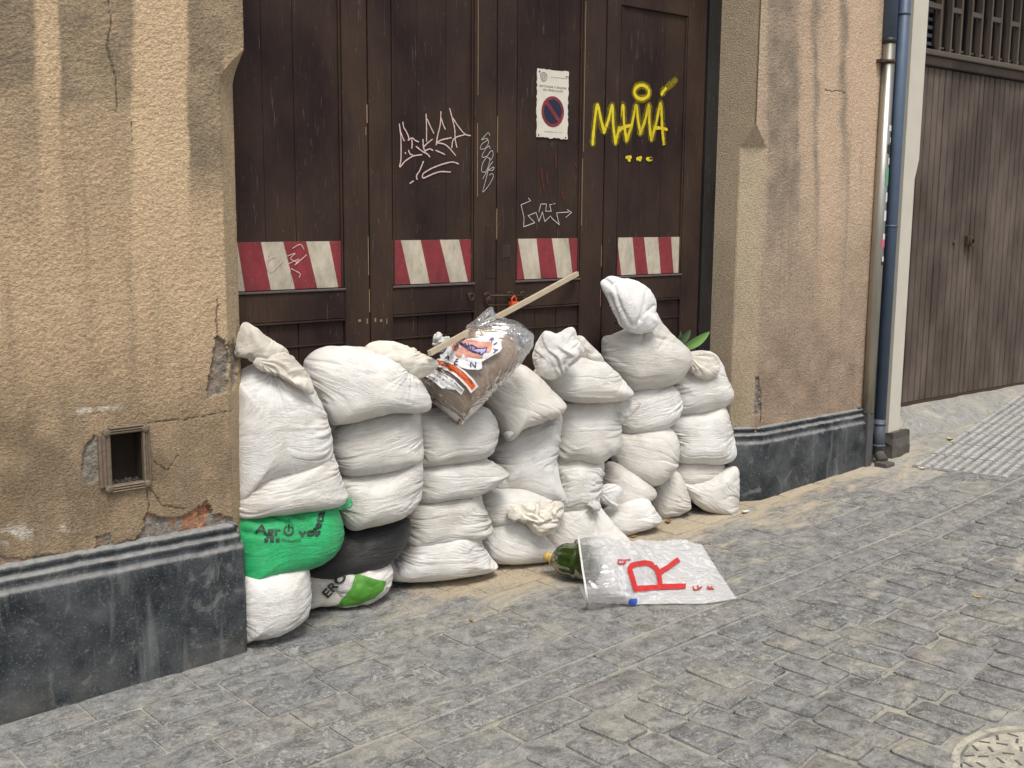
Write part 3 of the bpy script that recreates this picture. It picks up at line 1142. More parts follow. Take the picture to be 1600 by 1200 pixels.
# frame posts beside the leaves and a weather strip where they meet
MB().box(DX(1095.5), XR + .03, YD - .012, YD + .06, .05, Z1, .004).build('post', M['door_frame'])
fp = bpy.data.objects['post']; fp.name = 'gate_frame_post'
tag(fp, 'dark grey frame post between the rightmost gate leaf and the tan pier', 'post')
# bright bare-wood splinter and worn chips on the leaves' edges
mbc = MB()
for (px, py, w, h) in [(575.5, 178, 1.3, 14), (573.5, 205, .8, 6), (746, 60, .7, 90), (745.5, 250, .8, 60), (909, 120, .7, 130), (908, 300, .7, 60), (940, 400, .8, 20), (940, 465, .7, 16), (776.5, 210, .7, 30), (776, 350, .8, 26), (575, 400, .8, 30), (576, 470, .9, 18),
                       (572, 502, 1.6, 4), (560, 501, 4, 1.8), (585, 500, 2, 3), (594, 501, 3, 2), (603, 502, 1, 4)]:
    X, Zc = DX(px), DZ(px, py)
    mbc.box(X - w * .0017, X + w * .0017, YD - .0015, YD + .004, Zc - h * .0026, Zc + h * .0026)
tag(mbc.build('bare_wood_chip', plain('bare_wood_chip', (.40, .27, .15), .8, var=.6, scale=120), leaves[1]), kind='stuff')

# ------------------------------------------------------------------ graffiti
def ribbon(name, strokes, w, mat, off=.0022, sub=7):
    """strokes in photo pixels on the gate; split between the leaves they are painted on"""
    per = {}
    rr = np.random.RandomState(3)
    for st in strokes:
        p = crom(st, sub, False) if len(st) > 2 else np.array([np.array(st[0]) + (np.array(st[1]) - np.array(st[0])) * k / 6. for k in range(7)])
        P = np.array([at_y(q[0], q[1], YD)[[0, 2]] for q in p])
        li = [next((i for i, L in enumerate(LEAF) if L[0] <= x <= L[1] + .003), 3) for x in P[:, 0]]
        d = np.gradient(P, axis=0)
        d /= np.linalg.norm(d, axis=1)[:, None] + 1e-9
        n = np.stack([-d[:, 1], d[:, 0]], 1)
        ww = w * (1 + .18 * rr.uniform(-1, 1, len(P)))
        for k in range(len(P) - 1):
            if li[k] != li[k + 1]:
                continue
            m = per.setdefault(li[k], MB())
            q = []
            for idx, sg in ((k, 1), (k, -1), (k + 1, -1), (k + 1, 1)):
                x, z = P[idx] + n[idx] * ww[idx] * sg
                q.append((x, door_y(P[idx][0], z) - off - .00002 * k, z))
            m.add(q, [(0, 1, 2, 3)])
            # round dab at each joint keeps the line whole
            cx, cz = P[k]
            yy = door_y(cx, cz) - off - .0003 - .00002 * k
            m.add([(cx + ww[k] * math.cos(u), yy, cz + ww[k] * math.sin(u)) for u in np.linspace(0, 2 * math.pi, 9)[:-1]], [tuple(range(8))])
    for li_, m in per.items():
        go = m.build(name, mat, leaves[li_])
        if name in ('red_smear', 'pale_scrawl', 'yellow_dots', 'overspray'): tag(go, kind='stuff')


C8 = lambda L: [[(610 + x / 8, 160 + y / 8) for x, y in s] for s in L]
ribbon('pink_scrawl', C8([
    [(130, 270), (148, 420), (152, 600), (148, 720), (135, 805), (200, 735), (290, 675), (350, 660), (412, 652)],
    [(148, 370), (165, 420), (190, 482)], [(175, 248), (185, 310), (215, 360), (245, 430), (250, 475)], [(285, 470), (290, 520), (285, 575)],
    [(240, 470), (290, 445), (330, 475), (372, 492)], [(245, 598), (262, 640), (300, 660)], [(340, 550), (420, 612), (480, 645), (512, 682)],
    [(425, 460), (432, 560), (455, 620)], [(430, 560), (480, 510), (545, 458)], [(465, 145), (470, 300), (470, 490)], [(480, 210), (520, 300), (562, 388)],
    [(650, 115), (642, 270), (605, 430), (590, 535)], [(655, 200), (680, 280), (706, 338)], [(598, 500), (650, 470), (720, 452), (785, 440)],
    [(600, 505), (690, 520), (760, 575), (835, 665)], [(760, 75), (790, 190), (822, 330), (828, 460), (850, 565)], [(800, 195), (870, 300), (950, 395), (1030, 415)],
    [(940, 405), (850, 430), (800, 475), (785, 572)], [(460, 600), (510, 580), (550, 600)], [(588, 600), (640, 622), (702, 652)],
    [(870, 768), (800, 745), (700, 762), (560, 812), (470, 860), (425, 895), (425, 945), (500, 915), (570, 885), (650, 865), (770, 870)],
    [(430, 740), (385, 850), (345, 915), (352, 965)], [(265, 1010), (310, 978)], [(203, 625), (208, 638)]]), .0026, M['graf_pink'])
ribbon('white_scrawl', C8([
    [(1240, 412), (1215, 380), (1175, 420), (1135, 468), (1195, 450), (1222, 500), (1180, 570), (1118, 582), (1145, 515), (1215, 470)],
    [(1240, 580), (1228, 545), (1175, 600), (1140, 682), (1200, 672), (1240, 620)], [(1230, 630), (1265, 602), (1280, 650), (1250, 720), (1205, 685), (1150, 760), (1135, 860), (1190, 860), (1230, 760), (1240, 690)],
    [(1275, 740), (1215, 840), (1288, 808), (1270, 850), (1212, 842)], [(1150, 955), (1200, 870), (1215, 860), (1180, 1000), (1150, 1120), (1225, 1035), (1280, 930), (1262, 890), (1230, 912)]]), .0011, M['graf_white'])
C7 = lambda L: [[(740 + x / 4, 300 + y / 4) for x, y in s] for s in L]
straight = lambda pts: [[pts[i], pts[i + 1]] for i in range(len(pts) - 1)]
ribbon('white_arrow_scrawl', C7(straight([(352, 38), (366, 55), (306, 80), (325, 160), (322, 218), (392, 192), (350, 148), (400, 128), (418, 185), (440, 125), (455, 185), (490, 150), (500, 165), (545, 205), (528, 130), (605, 125)])
                               + straight([(418, 125), (430, 75), (465, 75), (460, 120), (495, 120), (485, 80), (520, 72)]) + straight([(595, 110), (622, 128), (585, 160)])), .0014, M['graf_white'])
C6 = lambda L: [[(740 + x / 3.53, y / 3.53) for x, y in s] for s in L]
ring = [(935 + 40 * math.cos(a), 507 - 38 * math.sin(a)) for a in np.linspace(.4, 2 * math.pi + .3, 15)]
ribbon('yellow_graffiti', C6([
    [(655, 795), (662, 700), (680, 580), (698, 650), (717, 728)], [(717, 728), (742, 660), (762, 582), (768, 690), (780, 790)],
    [(780, 790), (805, 690), (832, 582), (838, 680), (852, 775)], [(800, 722), (840, 700), (882, 690)], [(852, 775), (880, 690), (905, 582), (915, 660), (928, 735)],
    [(928, 735), (955, 660), (975, 582), (978, 680), (988, 770)], [(988, 770), (1015, 680), (1040, 570), (1048, 700), (1058, 800)], [(1005, 705), (1040, 706), (1076, 714)],
    ]), .0080, M['graf_yellow'], .0026)
ribbon('yellow_ring', C6([ring]), .0080, M['graf_yellow'], .0026)
ribbon('yellow_dash', C6([[(1046, 518), (1056, 502), (1070, 486)]]), .0080, M['graf_yellow'], .0026)
ribbon('overspray', C6([ring, [(1046, 518), (1070, 486), (1130, 436)], [(655, 795), (662, 700), (680, 580), (717, 728), (762, 582), (780, 790), (832, 582), (852, 775), (905, 582), (928, 735), (975, 582), (988, 770), (1040, 570), (1058, 800)]]), .019, M['mist'], .0020)
ribbon('yellow_graffiti_mist', C6([[(1070, 486), (1095, 465), (1125, 440)]]), .012, M['mist'], .0024)
ribbon('yellow_dots', C6([[(862, 868), (868, 885)], [(852, 868), (878, 866)], [(912, 876), (935, 868)], [(925, 872), (926, 884)], [(965, 876), (992, 878)], [(972, 882), (990, 872)]]), .0085, M['graf_yellow'], .0026)
ribbon('pale_scrawl', [[(419, 408), (424, 403), (432, 400), (420, 405), (418, 418), (424, 424), (432, 418), (445, 404)],
                       [(450, 400), (462, 396), (455, 404), (466, 410)], [(452, 412), (468, 405), (462, 414), (480, 398)], [(456, 420), (464, 424), (470, 428), (468, 434)], [(458, 388), (470, 382), (476, 390)]], .0016, M['graf_pink'], .0035)
ribbon('red_smear', [[(848, 262), (850, 285), (852, 296)], [(856, 270), (858, 288)], [(870, 240), (872, 262)], [(880, 300), (884, 314)], [(864, 312), (868, 322)], [(900, 255), (904, 262)]], .0045, M['graf_red'])
# ------------------------------------------------------------------ text and flat prints
def text_mesh(txt, sub=0.0):
    """flat glyphs, cap height about 1, left edge at 0: returns verts (n,2), faces"""
    cu = bpy.data.curves.new('glyphs', 'FONT')
    cu.body = txt
    cu.resolution_u = 3
    ob = bpy.data.objects.new('glyphs', cu)
    COL.objects.link(ob)
    bpy.context.view_layer.update()
    me = bpy.data.meshes.new_from_object(ob.evaluated_get(bpy.context.evaluated_depsgraph_get()))
    bpy.data.objects.remove(ob)
    bm = bmesh.new(); bm.from_mesh(me)
    bmesh.ops.triangulate(bm, faces=bm.faces)
    if sub:
        for _ in range(4):
            es = [e for e in bm.edges if e.calc_length() > sub]
            if not es: break
            bmesh.ops.subdivide_edges(bm, edges=es, cuts=1)
            bmesh.ops.triangulate(bm, faces=bm.faces)
    V = np.array([v.co[:2] for v in bm.verts]) / .7
    F = [[v.index for v in f.verts] for f in bm.faces]
    bm.free(); bpy.data.meshes.remove(me)
    V[:, 0] -= V[:, 0].min()
    return V, F


def fat(V, F, k=0):
    return V, F


def poly_mesh(pts, step):
    """fill a polygon with small triangles; pts in any 2D unit"""
    bm = bmesh.new()
    vs_ = [bm.verts.new((p[0], p[1], 0)) for p in pts]
    bm.faces.new(vs_)
    bmesh.ops.triangulate(bm, faces=bm.faces)
    for _ in range(6):
        es = [e for e in bm.edges if e.calc_length() > step]
        if not es: break
        bmesh.ops.subdivide_edges(bm, edges=es, cuts=1)
        bmesh.ops.triangulate(bm, faces=bm.faces)
    V = np.array([v.co[:2] for v in bm.verts]); F = [[v.index for v in f.verts] for f in bm.faces]
    bm.free()
    return V, F


def print_on(name, V, F, bvh, mat, parent, off=.002, holes=None):
    """lay a flat print (2D points in photo pixels) onto the surface of the thing it is printed on"""
    D = ray(V[:, 0], V[:, 1])
    Dn = D / np.linalg.norm(D, axis=1)[:, None]
    out, ok = [], []
    E = Vector(EYE)
    for d in Dn:
        h = bvh.ray_cast(E, Vector(d))
        if h[0] is None:
            out.append((0, 0, 0)); ok.append(False)
        else:
            n = h[1]
            if n.dot(Vector(d)) > 0: n = -n
            out.append(tuple(h[0] + n * off - Vector(d) * off * .5)); ok.append(True)
    F2 = [f for f in F if all(ok[i] for i in f)]
    P = np.array(out)
    F3 = []
    for f in F2:
        q = P[f]
        if max(np.linalg.norm(q[0] - q[1]), np.linalg.norm(q[1] - q[2]), np.linalg.norm(q[0] - q[2])) < .06:
            F3.append(f)
    if not F3: return None
    me = bpy.data.meshes.new(name)
    me.from_pydata([tuple(p) for p in P], [], F3)
    me.polygons.foreach_set('use_smooth', [True] * len(F3))
    bm = bmesh.new(); bm.from_mesh(me)
    bmesh.ops.delete(bm, geom=[v for v in bm.verts if not v.link_faces], context='VERTS')
    bm.to_mesh(me); bm.free()
    return link(name, me, mat, parent)


def place(V, x, y, h, ang=0.0, wide=1.0, shear=0.0):
    """glyph units to photo pixels: baseline start (x, y), cap height h, turned by ang degrees"""
    a = R(ang)
    X = V[:, 0] * h * wide + V[:, 1] * h * shear; Y = V[:, 1] * h
    return np.stack([x + X * math.cos(a) + Y * math.sin(a), y + X * math.sin(a) - Y * math.cos(a)], 1)


def along(V, F, base, h, wide=1.0):
    """bend a line of glyphs along a base polyline in photo pixels"""
    B = crom(base, 12, False)
    L = np.concatenate([[0], np.cumsum(np.linalg.norm(np.diff(B, axis=0), axis=1))])
    X = V[:, 0] * h * wide
    X = X * (L[-1] / X.max()) if wide == 0 or True else X
    bx = np.interp(X, L, B[:, 0]); by = np.interp(X, L, B[:, 1])
    T = np.gradient(B, axis=0); T /= np.linalg.norm(T, axis=1)[:, None]
    tx = np.interp(X, L, T[:, 0]); ty = np.interp(X, L, T[:, 1])
    return np.stack([bx + V[:, 1] * h * ty, by - V[:, 1] * h * tx], 1), F


# ------------------------------------------------------------------ no parking sign
SY = YD + .0075
sx0, sx1 = float(at_y(839, 160, SY)[0]), float(at_y(888, 160, SY)[0])
sz1, sz0 = float(at_y(863, 109, SY)[2]), float(at_y(863, 216, SY)[2])
sw, sh = sx1 - sx0, sz1 - sz0
t = thing('parking_sign', ((sx0 + sx1) / 2, SY, sz0), 'white enamel no parking sign with red and blue disc on the third gate leaf', 'sign')
rr = random.Random(5)
ol = []
for k in range(14): ol.append((k / 14, 0 + rr.uniform(-.012, .012)))
for k in range(24): ol.append((1 + rr.uniform(-.02, .012), k / 24))
for k in range(14): ol.append((1 - k / 14, 1 + rr.uniform(-.01, .006)))
for k in range(24): ol.append((rr.uniform(-.012, .015), 1 - k / 24))
b = MB()
n = len(ol)
b.add([(sx0 + u * sw, SY, sz0 + v * sh) for u, v in ol] + [(sx0 + u * sw, SY + .0035, sz0 + v * sh) for u, v in ol],
      [tuple(range(n)), tuple(range(2 * n - 1, n - 1, -1))] + [(k, n + k, n + (k + 1) % n, (k + 1) % n) for k in range(n)])
b.build('plate', M['sign'], t)
dcx, dcz, dr = sx0 + .5 * sw, sz0 + .39 * sh, .36 * sw


def flat_disc(name, cx, cz, rx, rz, y, mat, par, n=40, inner=0):
    b = MB()
    if inner:
        v = []
        for k in range(n):
            a = 2 * math.pi * k / n
            v += [(cx + rx * math.cos(a), y, cz + rz * math.sin(a)), (cx + rx * inner * math.cos(a), y, cz + rz * inner * math.sin(a))]
        b.add(v, [(2 * k, 2 * k + 1, 2 * ((k + 1) % n) + 1, 2 * ((k + 1) % n)) for k in range(n)])
    else:
        b.add([(cx + rx * math.cos(2 * math.pi * k / n), y, cz + rz * math.sin(2 * math.pi * k / n)) for k in range(n)], [tuple(range(n))])
    return b.build(name, mat, par)


flat_disc('blue_disc', dcx, dcz, dr * .8, dr * .8 * 1.0, SY - .0006, plain('sign_navy', (.012, .018, .055), .4), t)
flat_disc('red_ring', dcx, dcz, dr, dr, SY - .0010, M['plate_red'], t, inner=.79)
b = MB()
q = dr * .80 / math.sqrt(2)
wv = dr * .095
b.add([(dcx - q - wv, SY - .0014, dcz + q - wv), (dcx - q + wv, SY - .0014, dcz + q + wv), (dcx + q + wv, SY - .0014, dcz - q + wv), (dcx + q - wv, SY - .0014, dcz - q - wv)], [(0, 1, 2, 3)])
b.build('red_bar', M['plate_red'], t)


def sign_text(txt, cx, cz, h, w, mat=None):
    V, F = text_mesh(txt)
    V = V.copy()
    V[:, 0] = (V[:, 0] / V[:, 0].max() - .5) * w + cx
    P = [(x, SY - .0008, cz + y * h) for x, y in V]
    MB().add(P, F).build('lettering', mat or M['print_black'], t)


sign_text('ENTRADA Y SALIDA', sx0 + .5 * sw, sz0 + .735 * sh, .030 * sh, .86 * sw)
sign_text('DE VEHICULOS', sx0 + .5 * sw, sz0 + .685 * sh, .030 * sh, .62 * sw)
sign_text('AYUNTAMIENTO DE JEREZ', sx0 + .67 * sw, sz0 + .885 * sh, .012 * sh, .52 * sw)
sign_text('LICENCIA  N.o 1712', sx0 + .52 * sw, sz0 + .085 * sh, .014 * sh, .56 * sw)
# small crest
cr_ = MB()
pts = [(0, .062), (.04, .05), (.075, .028), (.07, -.02), (.05, -.045), (0, -.066), (-.05, -.045), (-.07, -.02), (-.075, .028), (-.04, .05)]
ccx, ccz = sx0 + .2 * sw, sz0 + .885 * sh
for s1, s2 in ((1.5, 1.35), (1.1, .98), (.6, .4)):
    v = []
    for (u, w_) in pts:
        v += [(ccx + u * s1 * sh * .62, SY - .0008, ccz + w_ * s1 * sh * .75), (ccx + u * s2 * sh * .62, SY - .0008, ccz + w_ * s2 * sh * .75)]
    n = len(pts)
    cr_.add(v, [(2 * k, 2 * k + 1, 2 * ((k + 1) % n) + 1, 2 * ((k + 1) % n)) for k in range(n)])
cr_.build('crest', M['print_grey'], t)
for (u, v) in ((.07, .955), (.93, .92), (.06, .035), (.92, .02)):
    b = MB(); b.tube([(sx0 + u * sw, SY - .003, sz0 + v * sh), (sx0 + u * sw, SY + .001, sz0 + v * sh)], .0035, 8)
    b.build('screw', M['rust'], t)

# ------------------------------------------------------------------ latch: eyes, sliding bar, orange padlock
def ringtube(c, r, tr, plane='xz', n=16, a0=0, a1=2 * math.pi):
    p = []
    for k in range(n + 1):
        a = a0 + (a1 - a0) * k / n
        if plane == 'xz': p.append((c[0] + r * math.cos(a), c[1], c[2] + r * math.sin(a)))
        else: p.append((c[0], c[1] + r * math.cos(a), c[2] + r * math.sin(a)))
    return p


L_ = lambda px, py, dy=.02: tuple(at_y(px, py, YD - dy))
b = MB(); b.tube(ringtube(L_(736.5, 463.5), .0145, .0032), .0036, 8, False)
b.tube([L_(730, 459, -.002), L_(733, 460, .02)], .004, 8)
b.build('iron_eye', M['rust'], leaves[1], True)
t = thing('sliding_bolt', L_(780, 465, 0), 'rusty iron bolt rod held by three curled eyes across the middle gate leaves', 'bolt')
b = MB(); b.tube([L_(767, 462), L_(830, 461.5)], .0042, 10); b.build('rod', M['rust'], t, True)
for (px, py) in ((759, 461), (795, 459), (815, 459)):
    b = MB(); c = L_(px + 2, py + 3)
    b.tube(ringtube(c, .0165, 0, a0=-1.2, a1=2.7), .0042, 8)
    b.build('iron_eye', M['rust'], t, True)
b = MB(); b.tube([L_(766, 462), L_(760, 468), L_(761, 474), L_(763, 477), L_(800, 476)], .0035, 8); b.build('hook', M['rust'], t, True)
t = thing('padlock', L_(803, 475, 0), 'small orange padlock hanging on the rusty bolt behind the wooden stick', 'padlock')
c = L_(803, 474, .03)
b = MB(); b.box(c[0] - .021, c[0] + .021, c[1] - .012, c[1] + .012, c[2] - .028, c[2] + .008, .004); b.build('body', M['orange_lock'], t)
b = MB(); b.tube([(c[0] - .012, c[1], c[2] + .004), (c[0] - .013, c[1], c[2] + .022), (c[0], c[1], c[2] + .034), (c[0] + .013, c[1], c[2] + .022), (c[0] + .012, c[1], c[2] + .004)], .0038, 8)
b.build('shackle', M['orange_lock'], t, True)
# letter plate and keyhole box
MB().box(DX(757.5), DX(775), YD - .002, YD + .01, DZ(766, 436), DZ(766, 351), .003).build('lock_plate', M['door_board'], leaves[1])
MB().box(DX(785), DX(797), YD - .002, YD + .01, DZ(790, 403), DZ(790, 383), .002).build('keyhole_plate', M['garage_dark'], leaves[2])

# ------------------------------------------------------------------ vent in the left wall
VX = lambda px: float(at_y(px, 715, YW)[0]); VZ = lambda px, py: float(at_y(px, py, YW)[2])
vx0, vx1 = VX(153), VX(237)
vz1, vz0 = VZ(195, 662), VZ(195, 766)
ix0, ix1, iz1, iz0 = VX(172), VX(223), VZ(195, 676), VZ(195, 755)
t = thing('vent_frame', ((vx0 + vx1) / 2, YW, vz0), 'old moulded metal vent frame round an open dark brown hole in the ochre wall', 'vent')
fy = YW - .008


def frame_bar(nm, p, q, w0, w1, nrm):
    """moulded bar from p to q (x,z); nrm points to the outside"""
    b = MB()
    prof = [(0, .016), (.0, -.002), (.2, -.006), (.35, -.001), (.5, -.008), (.65, -.002), (.85, -.008), (1, -.003), (1, .016)]
    v = []
    for (x, z) in (p, q):
        for (u, h) in prof:
            v.append((x + nrm[0] * u * w0, fy + h, z + nrm[1] * u * w0))
    n = len(prof)
    b.add(v, [(k, k + 1, n + k + 1, n + k) for k in range(n - 1)] + [tuple(range(n))[::-1], tuple(range(n, 2 * n))])
    return b.build(nm, M['vent_metal'], t)


wb = vx1 - ix1
frame_bar('frame_bar', (ix0 - .002, iz1), (ix1 + .002, iz1), wb * .8, 0, (0, 1))
frame_bar('frame_bar', (ix0 - .002, iz0), (ix1 + .002, iz0), wb * .8, 0, (0, -1))
frame_bar('frame_bar', (ix0, iz0 - .002), (ix0, iz1 + .002), ix0 - vx0, 0, (-1, 0))
frame_bar('frame_bar', (ix1, iz0 - .002), (ix1, iz1 + .002), wb * .8, 0, (1, 0))
for x in (ix0 - .012, ix1 + .009):
    for z in (iz0 - .009, iz1 + .009):
        b = MB(); b.tube([(x, fy + .01, z), (x, fy - .008, z), (x, fy - .011, z)], [.0125, .0125, .006], 12)
        b.build('corner_boss', M['vent_metal'], t)
b = MB()
v = [(x, y, z) for y in (YW + .004, YW + .082) for x in (ix0 - .004, ix1 + .004) for z in (iz0 - .004, iz1 + .004)]
b.add(v, [(4, 5, 7, 6), (0, 1, 5, 4), (2, 6, 7, 3), (0, 4, 6, 2), (1, 3, 7, 5)])
b.build('niche', M['vent_dark'], t)
b = MB()
for k in range(60):
    x, y, z = rr.uniform(ix0, ix1), rr.uniform(YW + .005, YW + .075), iz0 - .002
    s = rr.uniform(.002, .006)
    b.add([(x + s * a_, y + s * b_, z + s * c_) for a_, b_, c_ in ((1, 0, 0), (-.5, .8, 0), (-.5, -.8, 0), (0, 0, 1))], [(0, 1, 3), (1, 2, 3), (2, 0, 3)])
tag(b.build('rubble', M['base_stone'], t), kind='stuff')

# ------------------------------------------------------------------ pipes beside the pier
PY = 3.60
pxX = lambda px, py, y=PY: float(at_y(px, py, y)[0])
MB().box(5.75, 5.925, 3.648, 3.679, -.05, ZTOP, .002).build('recess_strip', M['blue_dark'])
tag(bpy.data.objects['recess_strip'], 'blue grey painted strip of wall behind the two downpipes', 'wall strip')
xs = pxX(1376, 300)
zt, zb = float(at_y(1380, 66, PY)[2]), float(at_y(1364, 640, PY)[2])
t = thing('downpipe', (xs, PY, .13), 'steel sleeved downpipe with peeling stickers, nearest the tan pier', 'downpipe')
MB().tube([(xs, PY, zb - .01), (xs, PY, zt)], .036, 24).build('steel_sleeve', M['steel'], t, True)
MB().tube([(xs, PY, zt), (xs, PY, zt + .028)], .0385, 20).build('collar', M['black_rubber'], t, True)
MB().tube([(xs, PY, zt + .02), (xs, PY, ZTOP)], .038, 24).build('pipe', M['blue_pipe'], t, True)
zc = float(at_y(1380, 95, PY)[2])
MB().tube([(xs, PY, zc - .009), (xs, PY, zc + .009)], .040, 20).build('clamp', M['rust'], t, True)
MB().box(xs - .075, xs - .028, PY - .01, PY + .05, zc - .008, zc + .008).build('clamp_arm', M['rust'], t)
MB().box(xs - .030, xs + .026, PY - .028, PY + .035, .10, zb - .005, .006).build('foot_casing', plain('grey_casing', (.10, .10, .10), .6, var=.4), t)
# stickers: short wraps on the street side of the sleeve
stk = [(196, 205, 'print_white', .2), (215, 223, 'print_white', .5), (226, 240, 'print_grey', .1), (247, 257, 'print_white', .4), (262, 277, 'm', 0), (277, 290, 'print_green2', .1), (301, 316, 'print_white', .3), (329, 345, 'print_white', .2),
       (365, 374, 'print_white', .2), (373, 386, 'print_pink', 0), (400, 408, 'print_white', .3), (408, 414, 'print_grey', .2)]
M['print_green2'] = plain('mint_sticker', (.16, .46, .25), .5, var=.4, scale=80)
M['print_pink'] = plain('pink_sticker', (.72, .13, .22), .5, var=.3, scale=80)
for (y0, y1, mk, sh_) in stk:
    mt = M['print_green2'] if mk == 'm' else M[mk]
    za, zb_ = float(at_y(1374, y1, PY)[2]), float(at_y(1374, y0, PY)[2])
    b = MB(); v = []
    a0, a1 = -2.0 + sh_, -.35
    for k in range(9):
        a = a0 + (a1 - a0) * k / 8
        jj = rr.uniform(-.003, .003)
        for z in (za + jj, zb_ + jj):
            v.append((xs + .0374 * math.cos(a), PY + .0374 * math.sin(a), z))
    b.add(v, [(2 * k, 2 * k + 2, 2 * k + 3, 2 * k + 1) for k in range(8)])
    b.build('sticker', mt, t)
x2 = pxX(1396, 300, 3.585)
t = thing('downpipe', (x2, 3.585, .15), 'slim blue downpipe running full height beside the white stone pilaster', 'downpipe')
zj = float(at_y(1385, 655, 3.585)[2])
MB().tube([(x2, 3.585, zj), (x2, 3.585, ZTOP)], .033, 24).build('pipe', M['blue_pipe'], t, True)
MB().tube([(x2, 3.585, .20), (x2, 3.585, zj + .01)], .035, 24).build('foot_pipe', plain('faded_blue_grey', (.085, .095, .11), .6), t, True)
for py in (18, 353, 657, 690):
    z = float(at_y(1396, py, 3.585)[2])
    MB().tube([(x2, 3.585, z - .006), (x2, 3.585, z + .006)], .036 if py < 600 else .0385, 24).build('joint_ring', M['blue_pipe'], t, True)
MB().tube([(x2, 3.585, .24), (x2 - .005, 3.575, .20), (x2 - .015, 3.54, .165)], [.03, .031, .034], 16).build('shoe', M['base_stone'], t, True)
MB().box(x2 - .09, x2 + .0, 3.47, 3.55, .14, .168, .006).build('foot_slab', M['base_stone'], t)

# ------------------------------------------------------------------ pilaster and garage
XP0, XP1 = 5.925, 6.078
t = thing('stone_pilaster', ((XP0 + XP1) / 2, 3.60, .2), 'pale limestone pilaster with a small notch, left of the ribbed garage door', 'pilaster')
znotch = float(at_y(1436, 262, YP)[2])
b = MB()
for (za, zb_, c0, c1) in ((.30, znotch - .07, .035, .035), (znotch - .07, znotch + .05, .035, .0), (znotch + .05, 3.6, 0., 0.)):
    v = []
    for z, c in ((za, c0), (zb_, c1)):
        v += [(XP0, 3.60, z), (XP1 - c, 3.60, z), (XP1, 3.60 + max(c, .001), z), (XP1, 4.3, z), (XP0, 4.3, z)]
    b.add(v, [(k, (k + 1) % 5, 5 + (k + 1) % 5, 5 + k) for k in range(5)])
b.build('shaft', M['pilaster'], t)
bmq = bmesh.new()
bmesh.ops.create_cube(bmq, size=1)
bmesh.ops.subdivide_edges(bmq, edges=bmq.edges, cuts=7, use_grid_fill=True)
for q in bmq.verts:
    x, y, z = q.co
    taper = 1 - .25 * max(z, 0) * (x > 0)
    X, Y, Z = (XP0 + XP1) / 2 + .012 + x * .19 * taper, 3.87 + y * .62, .14 + z * .34
    k = .014 * float(vn(X * 14, Y * 14, Z * 14, 8)) + .006 * float(vn(X * 40, Y * 40, Z * 40, 9))
    q.co = (X + k, Y + k, Z + k * .6)
me = bpy.data.meshes.new('base_block'); bmq.to_mesh(me); bmq.free()
link('base_block', me, M['base_stone'], t)

YG = 3.93
GX = lambda px, py=300: float(at_y(px, py, YG)[0])
GZ = lambda px, py: float(at_y(px, py, YG)[2])
zbeam0, zbeam1, zbeam2 = GZ(1455, 104), GZ(1455, 88), GZ(1455, 82)
gz0 = .0
t = thing('garage_door', (6.9, YG, .3), 'tall brown garage door of narrow vertical boards under a barred grille', 'garage door')
pa, pb_ = GZ(1417, 632), GZ(1600, 600)
xa, xb = GX(1417, 632), GX(1600, 600)
gslope = (pb_ - pa) / (xb - xa)
gb = lambda x: pa + (x - xa) * gslope
cuts = [GX(px, 200) for px in (1436, 1445, 1455, 1464, 1473, 1483)] + [GX(px, 200) for px in (1495, 1503.5, 1512, 1520, 1527, 1534, 1541.5, 1550, 1558, 1566, 1574)]
x = cuts[-1]
while x < 8.9:
    x += (cuts[-1] - cuts[-4]) / 3
    cuts.append(x)
x = cuts[0]
cuts = [6.02] + cuts
for u, v in zip(cuts[:-1], cuts[1:]):
    jj = rr.uniform(-.0015, .0015)
    MB().box(u + .0055, v - .0055, YG + jj, YG + .03, gb(u) + .012, zbeam0 - .002, .005).build('board', M['garage'], t)
MB().box(6.0, 9, YG + .014, YG + .05, .1, zbeam0, 0).build('backing', M['black_gap'], t)
MB().box(cuts[-1] + .01, 9.2, YG - .012, YG + .02, .3, zbeam0, 0).build('stile', M['garage_dark'], t)
v = [(6.0, YG - .01, gb(6.0) - .004), (9, YG - .01, gb(9) - .004), (9, YG - .01, gb(9) + .012), (6.0, YG - .01, gb(6.0) + .012),
     (6.0, YG + .02, gb(6.0) - .004), (9, YG + .02, gb(9) - .004), (9, YG + .02, gb(9) + .012), (6.0, YG + .02, gb(6.0) + .012)]
MB().add(v, [(0, 1, 2, 3), (3, 2, 6, 7), (0, 4, 5, 1)]).build('bottom_rail', M['rust'], t)
MB().box(6.0, 9.2, YG - .03, YG + .04, zbeam0, zbeam1 - .001, .006).build('beam', M['garage_dark'], t)
MB().box(6.0, 9.2, YG - .042, YG + .04, zbeam1, zbeam2 + .012, .006).build('sill', M['rail_iron'], t)
# lock and ring
c = at_y(1515, 376, YG - .02)
b = MB(); b.box(c[0] - .035, c[0] + .035, c[1] - .012, c[1] + .02, c[2] - .028, c[2] + .03, .006); b.tube(ringtube((c[0], c[1] - .02, c[2] - .01), .026, 0), .006, 8, False)
b.build('lock', M['rust'], t)
c = at_y(1491, 379, YG - .006)
MB().tube([(c[0], c[1] + .01, c[2]), (c[0], c[1] - .01, c[2])], .014, 12).build('keyhole', M['worn'], t)
